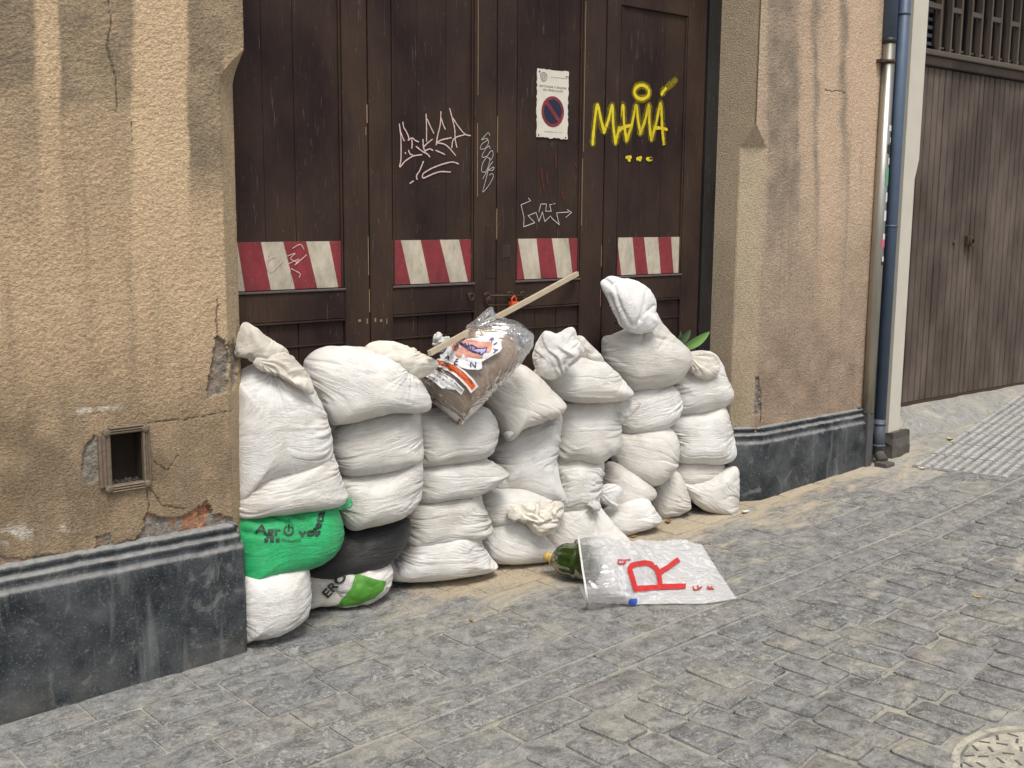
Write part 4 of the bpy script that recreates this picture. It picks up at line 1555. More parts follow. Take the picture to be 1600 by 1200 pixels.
# grille: uprights with short crosspieces over back panels
MB().box(6.0, 9.2, YG + .09, YG + .11, zbeam1, 3.6).build('back_panel', M['garage_dark'], t)
bars = [1467, 1484, 1499, 1515, 1531, 1546, 1561, 1576, 1590, 1603, 1616]
bx = [float(at_y(p, 70, YG - .01)[0]) for p in bars]
for x in bx:
    MB().box(x - .009, x + .009, YG - .02, YG + .01, zbeam2 + .012, ZTOP, .003).build('upright', M['rail_iron'], t)
zx = GZ(1495, 22)
for k in (0, 2, 4, 6, 8):
    u = bx[k - 1] if k else 6.05
    u = bx[k] if k else 6.05
    w_ = bx[k + 1] if k else bx[0]
    if k == 0:
        MB().box(6.03, bx[0], YG - .018, YG + .008, zx, zx + .032, .003).build('crosspiece', M['rail_iron'], t)
    u, w_ = bx[k // 1 + 1] if k + 1 < len(bx) else 0, bx[k + 2] if k + 2 < len(bx) else 0
    if w_:
        MB().box(u, w_, YG - .018, YG + .008, zx, zx + .032, .003).build('crosspiece', M['rail_iron'], t)
for k in range(8):
    MB().box(6.03, bx[0] - .02, YG + .03, YG + .05, zbeam2 + .05 + k * .05, zbeam2 + .07 + k * .05).build('louvre', M['blue_dark'], t)
for k in range(len(bx) - 1):
    xm = (bx[k] + bx[k + 1]) / 2
    MB().box(bx[k] + .012, bx[k + 1] - .012, YG + .035, YG + .05, zbeam2 + .05, ZTOP, .004).build('back_board', M['black_gap'] if k == 3 else M['garage_dark'], t)
    MB().box(bx[k] + .012, bx[k + 1] - .012, YG + .02, YG + .034, zbeam2 + .035, zbeam2 + .05, .003).build('ledge', M['rail_iron'], t)

# sloping concrete apron in front of the garage door
na = 60
b = MB()
v = []
edge = [gnd(*p) for p in ((1395, 702), (1425, 689), (1452, 677), (1500, 667), (1542, 650), (1560, 634), (1600, 618), (1660, 600))]
ex = np.array([e[0] for e in edge]); ey = np.array([e[1] for e in edge]); ez = np.array([e[2] for e in edge])
for i in range(na):
    x = 6.0 + (9.0 - 6.0) * i / (na - 1)
    yb = np.interp(x, ex, ey) + .012 * vn(x * 9, 0, 0, 3)
    zb0 = float(g(x))
    for j in range(9):
        u = j / 8
        y = yb + (YG + .01 - yb) * u
        z = zb0 + .004 + (gb(x) + .002 - zb0 - .004) * (u ** .8) + .004 * float(vn(x * 12, y * 12, 0, 5))
        if j == 0: z = zb0 - .03
        v.append((x, y, z))
b.add(v, [(i * 9 + j, (i + 1) * 9 + j, (i + 1) * 9 + j + 1, i * 9 + j + 1) for i in range(na - 1) for j in range(8)])
ap = b.build('concrete_apron', M['concrete'], None, True)
tag(ap, 'rough concrete ramp at the foot of the garage door', kind='structure')
# ================================================================== SACKS
def plane_basis(px, py, Y, align):
    P0 = at_y(px, py, Y)
    nc = EYE[:2] - P0[:2]; nc = nc / np.linalg.norm(nc)
    n = nc * align + np.array([0, -1.]) * (1 - align)
    n /= np.linalg.norm(n)
    n3 = np.array([n[0], n[1], 0]); r3 = np.array([-n[1], n[0], 0])
    return P0, n3, r3


def pillow(outline, Y, Tf=.12, Tb=.13, N=124, seed=0, folds=(.0035, 13, 0, 1.), lump=.010, crumple=0.0, cscale=16, neck=None, align=.75, pleats=None, grow=1.0,
           power=(3.0, .54), creases=None, smooth_out=True, sag=.2, jit=.0015, floor=True):
    px = np.array(outline, float)
    lo, hi = px.min(0), px.max(0)
    c = (lo + hi) / 2
    px = c + (px - c) * grow
    P0, n3, r3 = plane_basis(c[0], c[1], Y, align)

    def loc(q):
        rr_ = ray(q[:, 0], q[:, 1])
        tt = ((P0 - EYE) @ n3) / (rr_ @ n3)
        W = EYE + rr_ * tt[:, None] - P0
        return np.stack([W @ r3, W[:, 2]], 1)
    o = loc(crom(px, 14)) if smooth_out else loc(px)
    A, B = np.abs(o[:, 0]).max(), np.abs(o[:, 1]).max()
    off = (o.max(0) + o.min(0)) / 2
    A, B = (o[:, 0].max() - o[:, 0].min()) / 2, (o[:, 1].max() - o[:, 1].min()) / 2
    q = (o - off) / [A, B]
    th = np.arctan2(q[:, 1], q[:, 0]); rad = np.hypot(q[:, 0], q[:, 1])
    idx = np.argsort(th); th, rad = th[idx], rad[idx]
    T = np.linspace(-math.pi, math.pi, 721)
    Rr = np.interp(T, np.r_[th[-1] - 2 * math.pi, th, th[0] + 2 * math.pi], np.r_[rad[-1], rad, rad[0]])
    kern = np.ones(5) / 5
    Rr = np.convolve(np.r_[Rr[-3:-1], Rr, Rr[1:3]], kern, 'valid')
    Rr += jit / min(A, B) * vn(T * 9, 0, 0, seed + 5)
    Rr[-1] = Rr[0]

    g1 = np.linspace(-1, 1, N)
    x, y = np.meshgrid(g1, g1, indexing='ij')
    u = x * np.sqrt(1 - y * y / 2); v = y * np.sqrt(1 - x * x / 2)
    rho = np.clip(np.hypot(u, v), 0, 1); ang = np.arctan2(v, u)
    rp = 1 - (1 - rho) ** 1.45
    rad_ = np.interp(ang, T, Rr)
    uu, vv = rp * np.cos(ang), rp * np.sin(ang)
    a = off[0] + A * rp * rad_ * np.cos(ang)
    b = off[1] + B * rp * rad_ * np.sin(ang)
    dep = Tf * np.maximum(1 - rp ** power[0], 0) ** power[1] * (1 - sag * vv)
    dep = dep + lump * fbm(a * 7, b * 7, seed * 3.1, seed, 2) * (1 - rp ** 4)
    P = P0 + a[..., None] * r3 + dep[..., None] * n3
    P[..., 2] += b
    # surface normals
    du = np.gradient(P, axis=0); dv = np.gradient(P, axis=1)
    Nn = np.cross(du, dv); Nn /= np.linalg.norm(Nn, axis=2)[..., None] + 1e-12
    amp, freq, fa, mask_e = folds
    ca, sa = math.cos(R(fa)), math.sin(R(fa))
    fu, fv = uu * ca + vv * sa, -uu * sa + vv * ca
    s = fv / np.sqrt(np.maximum(1 - .8 * np.clip(fu, -1, 1) ** 2, .12)) + .10 * fu * fu * (1 if seed % 2 else -1)
    w = s * freq * .5 + .35 * vn(fu * 2.2, fv * 2, 0, seed + 1)
    n1_ = vn(w, fu * .9, 0, seed + 2); n2_ = vn(w * 2.1, fu * 1.3, 4, seed + 3); n3_ = vn(w * 3.6, fu * 2, 8, seed + 4)
    ridge = -1.5 * np.exp(-(n1_ / .16) ** 2) + .8 * n1_
    ridge2 = -1.3 * np.exp(-(n2_ / .2) ** 2) + .6 * n2_
    ridge3 = n3_ * .6
    patch = .25 + .75 * sstep(-.35, .35, fbm(uu * 1.6, vv * 1.6, seed, seed + 6, 2))
    emask = .30 + .9 * mask_e * np.clip(np.abs(fu), 0, 1) ** 1.8
    D = amp * 1.3 * (1.0 * ridge + .62 * ridge2 + .28 * ridge3) * patch * emask
    # some long wandering drag lines
    D += amp * .8 * (1 - 2 * np.abs(fbm(fu * 1.1 + fv * .6, s * 2.3, 0, seed + 7, 2))) ** 3 * .6
    if crumple:
        q3 = [P[..., k] * cscale for k in range(3)]
        wx = .7 * vn(q3[0], q3[2], q3[1], seed + 11)
        c1 = np.abs(vn(q3[0] * .8 + wx, q3[2] * .8 + wx, q3[1], seed + 12))
        c2 = np.abs(vn(q3[0] * 2.1 - wx, q3[2] * 2.1, q3[1] * 2, seed + 13))
        D += crumple * (1.5 * np.minimum(c1, .5) * 2 - .8 + .4 * (2.0 * c2 - .6))
    if neck is not None:
        for (nx, ny, L, na, nf) in neck:
            pn = loc(np.array([[nx, ny]], float))[0]
            da, db = a - pn[0], b - pn[1]
            dist = np.hypot(da, db); ph = np.arctan2(db, da)
            rg = 1 - 2 * np.abs(vn(ph * nf * .5, dist * 5, 0, seed + 15))
            D += na * (rg - .3) * np.exp(-dist / L) * np.clip(dist / .012, 0, 1)
    if pleats is not None:
        for (nx, ny, cnt, pa) in pleats:
            pn = loc(np.array([[nx, ny]], float))[0]
            da, db = a - pn[0], b - pn[1]
            dist = np.hypot(da, db); ph = np.arctan2(db, da)
            w5 = ph * cnt * .62 / (2 * math.pi) + 1.1 * vn(ph * 1.7, 0, 0, seed + 22) + .55 * vn(dist * 16, ph * 1.5, 0, seed + 21)
            f5 = w5 - np.floor(w5)
            k5 = _hash(np.floor(w5).astype(np.int64), 0 * w5.astype(np.int64), 0 * w5.astype(np.int64), seed)
            saw = np.minimum(f5 / (.62 + .25 * k5), (1 - f5) / (.38 - .25 * k5))
            saw = saw * saw * (3 - 2 * saw)
            D += pa * (saw - .5) * np.clip(dist / .05, 0, 1) * (.55 + .6 * vn(ph * 2.6, dist * 9, 0, seed + 23))
    if creases is not None:
        sxx, syy = proj(P)
        for pts, wd, dp in creases:
            d = seg_dist(sxx, syy, pts)
            D -= dp * np.exp(-(d / wd) ** 2)
    P = P + Nn * (D * (1 - rho ** 14))[..., None]
    # back shell built on the same rim
    rim = [(i, 0) for i in range(N - 1)] + [(N - 1, j) for j in range(N - 1)] + [(i, N - 1) for i in range(N - 1, 0, -1)] + [(0, j) for j in range(N - 1, 0, -1)]
    ri = np.array([i * N + j for i, j in rim])
    V = [P.reshape(-1, 3)]
    Fq = gridfaces(N, N).tolist()
    la = a.reshape(-1)[ri]; lb = b.reshape(-1)[ri]
    base = N * N
    prev = ri
    m = len(ri)
    for k, sc in enumerate((.96, .88, .75, .55, .3)):
        d = -Tb * (1 - sc ** 2.6) ** .6
        aa = off[0] + (la - off[0]) * sc; bb = off[1] + (lb - off[1]) * sc
        ring_ = P0 + aa[:, None] * r3 + d * n3
        ring_[:, 2] += bb
        V.append(ring_)
        cur = base + k * m + np.arange(m)
        for i in range(m):
            j = (i + 1) % m
            Fq.append([prev[i], prev[j], cur[j], cur[i]])
        prev = cur
    Fq.append(None)
    Fq.pop()
    V = np.concatenate(V)
    # close the back with a fan of quads folded on the last ring
    cc = len(V)
    V = np.vstack([V, (V[prev].mean(0) - n3 * .004)[None]])
    for i in range(0, m, 2):
        Fq.append([prev[i], prev[(i + 1) % m], prev[(i + 2) % m], cc])
    if floor:
        zmin = g(V[:, 0]) + .004
        V[:, 2] = np.maximum(V[:, 2], zmin)
    V[:, 1] = np.minimum(V[:, 1], YD - .004)
    fold = np.zeros((len(V), 3))
    fold[:N * N, 0] = (w * 2.0).ravel(); fold[:N * N, 1] = (fu * 2.0).ravel(); fold[:, 2] = seed
    fold[N * N:, 0] = V[N * N:, 2] * 30
    pillow.fold = fold
    return V, np.array(Fq)[:, ::-1]


def sack_mesh(name, *a_, **k_):
    V, F = pillow(*a_, **k_)
    me = npmesh(name, V, F, True, None, pillow.fold)
    return me, V, F


SACKS = []


def sack(label, outline, Y, mat='bag', parts=(), group='white sandbags stacked against the gate', cat='sandbag', prints=None, name='sandbag', **k):
    """parts: (name, outline, dY, material, kwargs)"""
    px = np.array(outline, float)
    P0 = at_y(px[:, 0].mean(), px[:, 1].max(), Y)
    t = thing(name, tuple(P0), label, cat, group)
    k.setdefault('seed', len(SACKS) * 13 + 5)
    k.setdefault('grow', 1.045)
    me, V, F = sack_mesh('sack_body', outline, Y, **k)
    o = link('sack_body', me, M[mat], t)
    vs_, fs_ = [V], [F]
    for i, (pn, po, dY, pm, pk) in enumerate(parts):
        pk = dict(pk)
        pk.setdefault('seed', k['seed'] + 3 + i)
        pk.setdefault('crumple', .006)
        pk.setdefault('N', 60)
        pk.setdefault('Tf', .045); pk.setdefault('Tb', .04)
        pk.setdefault('folds', (.002, 9, 30, 1))
        pk.setdefault('power', (2.2, .7))
        me2, V2, F2 = sack_mesh(pn, po, Y + dY, **pk)
        link(pn, me2, M[pm], t)
        fs_.append(F2 + sum(len(q) for q in vs_)); vs_.append(V2)
    VV = np.concatenate(vs_); FF = np.concatenate(fs_)
    SACKS.append(t)
    return t, VV, FF


def bvh_of(V, F):
    return BVHTree.FromPolygons([tuple(p) for p in V], [tuple(map(int, f)) for f in F])


# ---- first column, against the ochre wall
sack('tall white sandbag with tied neck flaring over its top, leftmost of the pile',
     [(364, 610), (372, 590), (392, 575), (425, 568), (455, 578), (480, 598), (498, 628), (511, 662), (517, 700), (509, 722), (480, 736), (430, 745), (395, 760), (364, 775)], 3.715,
     neck=[(424, 578, .10, .011, 13)], folds=(.0036, 12, 4, .9), Tf=.14,
     parts=[('neck_cloth', [(368, 540), (374, 515), (382, 503), (394, 508), (412, 522), (436, 538), (452, 552), (445, 568), (425, 580), (402, 572), (385, 560), (368, 556)], -.05, 'bag_cream', dict(crumple=.004, Tf=.035, pleats=[(425, 574, 13, .014)])),
            ('neck_cloth', [(400, 560), (425, 552), (450, 552), (472, 572), (486, 592), (491, 612), (482, 616), (462, 602), (440, 590), (415, 582), (398, 572)], -.10, 'bag_cream', dict(crumple=.003, Tf=.03, pleats=[(400, 560, 30, .011)]))])
sack('pale plump sandbag lying on the green sack, left edge of the pile',
     [(364, 775), (395, 742), (440, 724), (480, 714), (512, 704), (522, 722), (532, 752), (539, 776), (522, 788), (480, 794), (430, 800), (364, 808)], 3.700, folds=(.0036, 11, 14, 1.), Tf=.14)
t, V, F = sack('bright green plastic sack with dark printed lettering squeezed in the left column',
     [(364, 806), (400, 796), (450, 790), (500, 784), (520, 792), (531, 812), (533, 838), (521, 860), (492, 878), (440, 889), (400, 898), (364, 906)], 3.695, 'bag_green', group='printed plastic sacks among the bags', cat='plastic sack', name='green_sack',
     folds=(.003, 15, 8, 1.), Tf=.15, creases=[([(385, 800), (420, 802), (448, 812), (455, 822)], 4, .012), ([(455, 800), (478, 812), (492, 830)], 4, .010), ([(380, 832), (420, 838)], 5, .006)],
     parts=[('sack_mouth', [(492, 793), (515, 781), (532, 776), (545, 776), (552, 787), (545, 794), (525, 798), (505, 797)], -.055, 'bag_green_pale', dict(Tf=.02, Tb=.02, crumple=.003))])
bv = bvh_of(V, F)
GT = t


def lettering(txt, base, h, bvh, mat, par, name='lettering', off=.0022, bold=True):
    V_, F_ = text_mesh(txt, .12)
    Vp, Fp = along(V_, F_, base, h)
    print_on(name, Vp, Fp, bvh, mat, par, off)
    if bold:
        for dx, dy in ((.7, 0), (0, .7), (.7, .7), (1.4, .3)):
            print_on(name, Vp + [dx, dy], Fp, bvh, mat, par, off + .0002)


lettering('Agr', [(398, 832), (412, 834), (425, 836), (438, 836)], 13.5, bv, M['print_dark'], t)
lettering('ve', [(466, 838), (478, 838), (490, 836)], 13, bv, M['print_dark'], t)
lettering('getal', [(491, 836), (499, 826), (504, 812), (507, 796)], 12, bv, M['print_dark'], t)


def ring_print(cx, cy, r0, r1, a0, a1, bvh, mat, par, name='power_mark', n=30):
    V_, F_ = [], []
    for k in range(n + 1):
        a = R(a0 + (a1 - a0) * k / n)
        V_ += [(cx + r0 * math.cos(a), cy - r0 * math.sin(a)), (cx + r1 * math.cos(a), cy - r1 * math.sin(a))]
    for k in range(n):
        F_ += [[2 * k, 2 * k + 1, 2 * k + 3], [2 * k, 2 * k + 3, 2 * k + 2]]
    print_on(name, np.array(V_, float), F_, bvh, mat, par, .0024)


ring_print(451, 829, 5.4, 8.4, 115, 425, bv, M['print_dark'], t)
print_on('power_mark', *poly_mesh([(449.5, 819), (452.5, 819), (452.5, 830), (449.5, 830)], 3), bv, M['print_dark'], t, .0026)
for x in (413, 422, 431):
    print_on('print_square', *poly_mesh([(x, 841), (x + 6, 841), (x + 6, 847), (x, 847)], 3), bv, M['print_dark'], t, .0024)
lettering('Selecto', [(440, 846), (455, 847), (470, 846)], 4.5, bv, M['print_dark'], t, bold=False)

sack('dingy white sandbag at ground level against the slate plinth, under the green sack',
     [(374, 900), (400, 886), (440, 877), (474, 876), (481, 895), (484, 928), (478, 955), (458, 974), (425, 988), (393, 994), (374, 992)], 3.66, folds=(.0042, 14, 6, .7), Tf=.13)
sack('shiny black plastic sack wedged between the green sack and the printed one',
     [(462, 892), (495, 860), (525, 836), (565, 822), (605, 814), (632, 811), (638, 824), (632, 846), (618, 866), (590, 884), (540, 896), (500, 902)], 3.775, 'bag_black', group='printed plastic sacks among the bags', cat='plastic sack', name='black_sack',
     folds=(.0022, 16, 10, .9), Tf=.12)
t, V, F = sack('crumpled sack with green field and dark letters, on the ground below the black sack',
     [(468, 895), (495, 888), (530, 886), (560, 892), (562, 935), (530, 941), (495, 943), (468, 945)], 3.79, 'bag_cream', group='printed plastic sacks among the bags', cat='printed sack', name='printed_sack', folds=(.002, 8, 0, 1), Tf=.09,
     parts=[('printed_cloth', [(498, 919), (504, 900), (517, 884), (530, 880), (560, 880), (585, 868), (592, 866), (604, 876), (613, 888), (614, 904), (606, 920), (590, 933), (568, 943), (545, 948), (525, 948), (514, 938)], -.05, 'bag_white',
             dict(Tf=.10, Tb=.08, crumple=.006, N=90, power=(2.4, .6), floor=True))])
bv = bvh_of(V, F)
print_on('green_field', *poly_mesh([(526, 947), (548, 920), (556, 897), (570, 900), (588, 906), (603, 908), (598, 922), (585, 934), (560, 944), (540, 947)], 3.5), bv, M['print_green'], t, .003)
lettering('EROV', [(512, 934), (525, 920), (539, 906), (554, 892)], 13, bv, M['print_grey'], t, off=.005)

# ---- second column
sack('small glimpse of a white sandbag deep between the two left columns', [(494, 655), (518, 648), (536, 664), (526, 690), (505, 702), (494, 680)], 3.80, Tf=.04, Tb=.05, N=40)
sack('big dirty white sandbag with a loose cream mouth folded over, topmost of the second column',
     [(478, 575), (487, 556), (506, 545), (540, 543), (580, 547), (622, 560), (648, 585), (664, 612), (668, 634), (652, 642), (610, 642), (575, 650), (540, 658), (515, 658), (500, 638), (487, 608)], 3.695,
     folds=(.0036, 9, -24, .8), Tf=.15, neck=[(640, 572, .10, .007, 11)],
     parts=[('folded_mouth', [(568, 548), (578, 536), (600, 532), (628, 537), (656, 550), (680, 563), (683, 574), (668, 587), (648, 592), (625, 578), (604, 562), (582, 556)], -.075, 'bag_cream', dict(crumple=.004, Tf=.05, Tb=.05, N=90, cscale=14, pleats=[(560, 575, 44, .016)])),
            ('folded_mouth', [(622, 590), (640, 583), (655, 596), (665, 618), (667, 634), (655, 643), (640, 638), (628, 620)], -.10, 'bag_cream', dict(crumple=.004, Tf=.03, Tb=.03))])
sack('small-cornered white sandbag, second from the top in the second column', [(517, 692), (523, 672), (545, 658), (590, 648), (630, 640), (650, 642), (655, 665), (658, 700), (655, 719), (630, 729), (590, 737), (545, 741), (529, 734), (520, 712)], 3.705,
     folds=(.0034, 10, 18, 1.1))
sack('rounded white sandbag resting on the shiny black sack', [(528, 750), (560, 737), (600, 729), (640, 718), (655, 716), (658, 745), (655, 775), (640, 797), (612, 812), (578, 819), (547, 824), (532, 800)], 3.70, folds=(.0032, 10, 12, 1.))
# ---- third column
sack('white sandbag directly beneath the clear bag of brown sand', [(645, 650), (680, 640), (720, 634), (755, 638), (770, 652), (776, 675), (770, 700), (755, 713), (720, 720), (690, 723), (652, 726), (645, 700)], 3.72, folds=(.0042, 12, 3, 1.1), Tf=.11,
     parts=[('corner_ear', [(748, 706), (758, 700), (772, 688), (771, 704), (762, 714), (752, 714)], -.07, 'bag_cream', dict(Tf=.02, Tb=.02, N=30, crumple=.003))])
sack('white sandbag tapering to a point on its right, second in the third column', [(645, 730), (680, 719), (720, 713), (748, 713), (770, 724), (791, 739), (784, 748), (765, 761), (740, 772), (700, 778), (655, 782), (645, 755)], 3.715,
     folds=(.0036, 10, 4, 1.), Tf=.11)
sack('stubby white sandbag with gathered right end, third in the third column', [(632, 822), (645, 790), (668, 775), (700, 771), (735, 765), (748, 772), (756, 795), (767, 826), (757, 838), (735, 844), (690, 850), (636, 856)], 3.735,
     folds=(.0040, 11, -6, 1.2), Tf=.11)
sack('clean white sandbag with pointed corner, on the ground under the third column', [(602, 892), (624, 863), (650, 841), (690, 829), (727, 823), (745, 835), (754, 855), (763, 870), (773, 883), (760, 890), (730, 895), (690, 901), (640, 904), (612, 903)], 3.735,
     folds=(.0036, 12, -8, 1.3), Tf=.12, creases=[([(658, 848), (690, 840), (730, 838)], 3.5, .006)])
# ---- fourth column
sack('leaning white sandbag, tied corner pointing down, just right of the clear sand bag', [(758, 622), (775, 594), (800, 572), (820, 574), (842, 590), (862, 611), (880, 629), (879, 641), (862, 651), (837, 660), (812, 669), (800, 682), (790, 684), (778, 664), (764, 640)], 3.69,
     folds=(.0026, 8, -30, .8), Tf=.13,
     parts=[('tied_corner', [(788, 676), (798, 670), (806, 668), (803, 678), (797, 686), (789, 684)], -.04, 'bag_white', dict(Tf=.02, Tb=.02, N=30, crumple=.004))])
sack('tall upright white sandbag with a heavily puckered right seam, middle of the fourth column', [(775, 690), (795, 668), (840, 652), (872, 645), (874, 680), (869, 715), (873, 748), (884, 782), (866, 785), (832, 777), (790, 771), (760, 768), (768, 735), (768, 705)], 3.745,
     folds=(.0052, 16, 8, 1.5), Tf=.11)
sack('half hidden white sandbag above the knotted cream cloth', [(742, 800), (755, 773), (780, 762), (815, 761), (845, 772), (862, 783), (850, 797), (830, 806), (795, 814), (765, 820), (748, 812)], 3.725, folds=(.0030, 9, 0, 1.), Tf=.11)
sack('white sandbag topped by a knotted cream cloth, on the ground left of the green bottle', [(746, 842), (760, 817), (785, 801), (815, 798), (836, 814), (852, 839), (869, 862), (858, 872), (820, 876), (785, 877), (756, 870)], 3.70,
     folds=(.0040, 12, -28, 1.2), Tf=.12, neck=[(812, 806, .06, .006, 11)],
     parts=[('knotted_cloth', [(790, 806), (793, 793), (802, 787), (814, 789), (824, 784), (836, 788), (846, 783), (858, 786), (870, 782), (881, 788), (880, 802), (875, 818), (863, 832), (848, 836), (834, 832), (822, 818), (806, 810)], -.135, 'bag_cream',
             dict(crumple=.009, Tf=.06, Tb=.05, N=130, cscale=17, power=(2.2, .7), folds=(.002, 9, 30, 1),
                  creases=[([(812, 790), (822, 806), (838, 812)], 2.2, .014), ([(840, 788), (838, 802), (848, 812)], 2.2, .014), ([(862, 786), (860, 800), (866, 812)], 2.2, .012), ([(824, 816), (842, 822), (862, 814)], 2.5, .012)]))])
# ---- fifth column
sack('white sandbag with a floppy open mouth draped to its left, top of the fifth column', [(836, 590), (844, 572), (870, 562), (905, 556), (930, 558), (955, 576), (975, 598), (987, 613), (976, 622), (940, 627), (890, 625), (855, 612)], 3.70,
     folds=(.0034, 10, 8, 1.1), Tf=.13,
     parts=[('open_mouth', [(832, 562), (836, 540), (848, 519), (858, 517), (870, 521), (888, 512), (898, 514), (903, 530), (912, 548), (905, 562), (888, 576), (872, 590), (855, 592), (840, 582)], -.085, 'bag_white', dict(crumple=.005, Tf=.05, Tb=.05, N=100, cscale=13, pleats=[(885, 600, 26, .022)])),
            ('open_mouth', [(898, 528), (910, 526), (925, 540), (940, 556), (944, 570), (930, 576), (912, 566), (903, 548)], -.03, 'bag', dict(crumple=.006, Tf=.04, Tb=.04))])
sack('square white sandbag with a small flap pulled out at its upper right corner', [(866, 645), (876, 627), (915, 622), (950, 621), (963, 638), (968, 668), (968, 696), (952, 711), (930, 723), (900, 717), (868, 716), (866, 680)], 3.72,
     folds=(.0034, 14, 2, 1.1), Tf=.11,
     parts=[('corner_flap', [(952, 630), (970, 624), (990, 626), (1001, 629), (998, 638), (984, 650), (970, 662), (962, 648)], -.125, 'bag', dict(Tf=.02, Tb=.02, crumple=.003, pleats=[(958, 640, 16, .010)]))])
sack('short white sandbag with a stitched right side, second from the bottom in the fifth column', [(864, 725), (885, 713), (915, 713), (936, 716), (943, 726), (938, 760), (933, 786), (920, 797), (890, 800), (866, 795), (868, 760)], 3.735,
     folds=(.0042, 13, 4, 1.3), Tf=.10)
sack('bright white sandbag behind the green bottle and the carrier bag', [(846, 836), (862, 808), (882, 794), (905, 788), (930, 786), (942, 800), (960, 822), (982, 846), (962, 866), (905, 872), (862, 858)], 3.69, 'bag_white',
     folds=(.0030, 7, -35, .9), Tf=.11, neck=[(925, 786, .10, .008, 9)],
     parts=[('tied_end', [(918, 788), (928, 782), (938, 786), (938, 796), (926, 797)], -.09, 'bag_white', dict(Tf=.03, Tb=.03, N=36))])
# ---- sixth column
sack('tallest white sandbag, long empty neck flopped to the left, peak of the pile',
     [(943, 548), (945, 528), (958, 524), (975, 516), (990, 505), (1003, 494), (1022, 488), (1033, 505), (1048, 522), (1064, 537), (1077, 550), (1077, 568), (1063, 590), (1042, 602), (1010, 607), (985, 608), (966, 593), (950, 571)], 3.735,
     folds=(.0028, 10, 4, .9), Tf=.12, power=(2.3, .62), creases=[([(946, 529), (972, 531), (1000, 534), (1018, 526), (1040, 530)], 3.0, .009), ([(1003, 530), (1006, 512), (1012, 498)], 3.0, .008), ([(1040, 530), (1030, 545)], 3, .005)], neck=[(1008, 500, .07, .005, 8)],
     parts=[('empty_neck', [(938, 444), (946, 434), (955, 431), (970, 434), (990, 437), (1010, 447), (1021, 460), (1026, 474), (1025, 490), (1030, 503), (1020, 516), (1002, 522), (984, 519), (971, 511), (963, 497), (956, 484), (948, 466)], -.052, 'bag_white',
             dict(Tf=.055, Tb=.05, crumple=.003, cscale=9, N=110, power=(2.0, .75), folds=(.0012, 6, 40, 1),
                  creases=[([(946, 436), (957, 445), (968, 436)], 2.4, .010), ([(952, 462), (962, 486), (968, 506)], 2.4, .010), ([(960, 448), (970, 480), (985, 508)], 3., .007), ([(1012, 452), (1008, 475), (1000, 500)], 3., .009), ([(1022, 478), (1008, 490), (992, 510)], 3., .007)]))])
sack('white sandbag under the long-necked one, top edge frayed', [(966, 652), (972, 622), (988, 604), (1020, 599), (1047, 602), (1061, 618), (1063, 642), (1051, 660), (1030, 671), (1000, 676), (972, 674)], 3.745, folds=(.0036, 11, 20, 1.), Tf=.12)
sack('round bulging white sandbag in the middle of the sixth column', [(956, 702), (966, 681), (998, 666), (1030, 664), (1050, 674), (1059, 696), (1056, 725), (1041, 746), (1020, 756), (998, 749), (975, 737), (960, 723)], 3.735, folds=(.0034, 11, -16, .9), Tf=.13)
sack('white sandbag with a little knotted end drooping on its left, low in the sixth column', [(932, 772), (938, 745), (951, 724), (972, 728), (1002, 746), (1022, 765), (1020, 777), (1000, 787), (960, 792), (938, 790)], 3.735, folds=(.0034, 10, -22, 1.), Tf=.10,
     parts=[('knotted_end', [(933, 762), (945, 757), (960, 756), (974, 766), (969, 782), (961, 794), (948, 789), (935, 783)], -.085, 'bag_white', dict(Tf=.025, Tb=.03, N=50, crumple=.002, pleats=[(934, 768, 22, .010)]))])
sack('flat white sandbag on the ground just above the carrier bag', [(932, 806), (960, 787), (990, 777), (1007, 777), (1021, 795), (1031, 812), (1016, 822), (992, 829), (972, 834), (945, 826)], 3.675, folds=(.0032, 11, -10, 1.1), Tf=.10)
sack('greyish beige sandbag on the ground between the sixth and last columns', [(1012, 778), (1022, 752), (1045, 738), (1061, 741), (1071, 760), (1078, 790), (1066, 800), (1042, 807), (1027, 809), (1014, 795)], 3.735, 'bag', folds=(.0034, 12, -20, 1.), Tf=.09)
# ---- last column
sack('white sandbag with a loose cream lip on top, crowning the last column by the pier', [(1046, 606), (1058, 572), (1080, 552), (1108, 551), (1125, 565), (1134, 590), (1144, 612), (1139, 628), (1120, 638), (1085, 645), (1048, 645)], 3.72, folds=(.0038, 12, 8, 1.), Tf=.12,
     parts=[('loose_lip', [(1068, 566), (1078, 553), (1098, 550), (1118, 556), (1125, 572), (1120, 586), (1106, 594), (1090, 590), (1078, 580)], -.085, 'bag_cream', dict(Tf=.035, Tb=.04, crumple=.003, cscale=12, pleats=[(1075, 556, 28, .014)]))])
sack('broad white sandbag, second from the top in the last column', [(1042, 668), (1056, 647), (1098, 641), (1128, 634), (1139, 660), (1147, 700), (1144, 716), (1125, 723), (1090, 722), (1055, 718), (1045, 690)], 3.70, folds=(.0036, 13, 4, 1.1), Tf=.12)
sack('narrow squashed grey-white sandbag, third from the top in the last column', [(1046, 736), (1060, 718), (1098, 716), (1127, 724), (1129, 739), (1110, 751), (1075, 756), (1050, 752)], 3.715, folds=(.0026, 12, 2, 1.), Tf=.09)
sack('very white pillow-shaped sandbag with sharp corners, last on the ground by the right plinth', [(1062, 754), (1075, 754), (1092, 750), (1120, 740), (1136, 732), (1151, 733), (1153, 760), (1150, 803), (1140, 804), (1120, 801), (1100, 795), (1080, 780)], 3.64, 'bag_white',
     folds=(.0044, 15, -28, 1.2), Tf=.09)
print('sacks', len(SACKS))

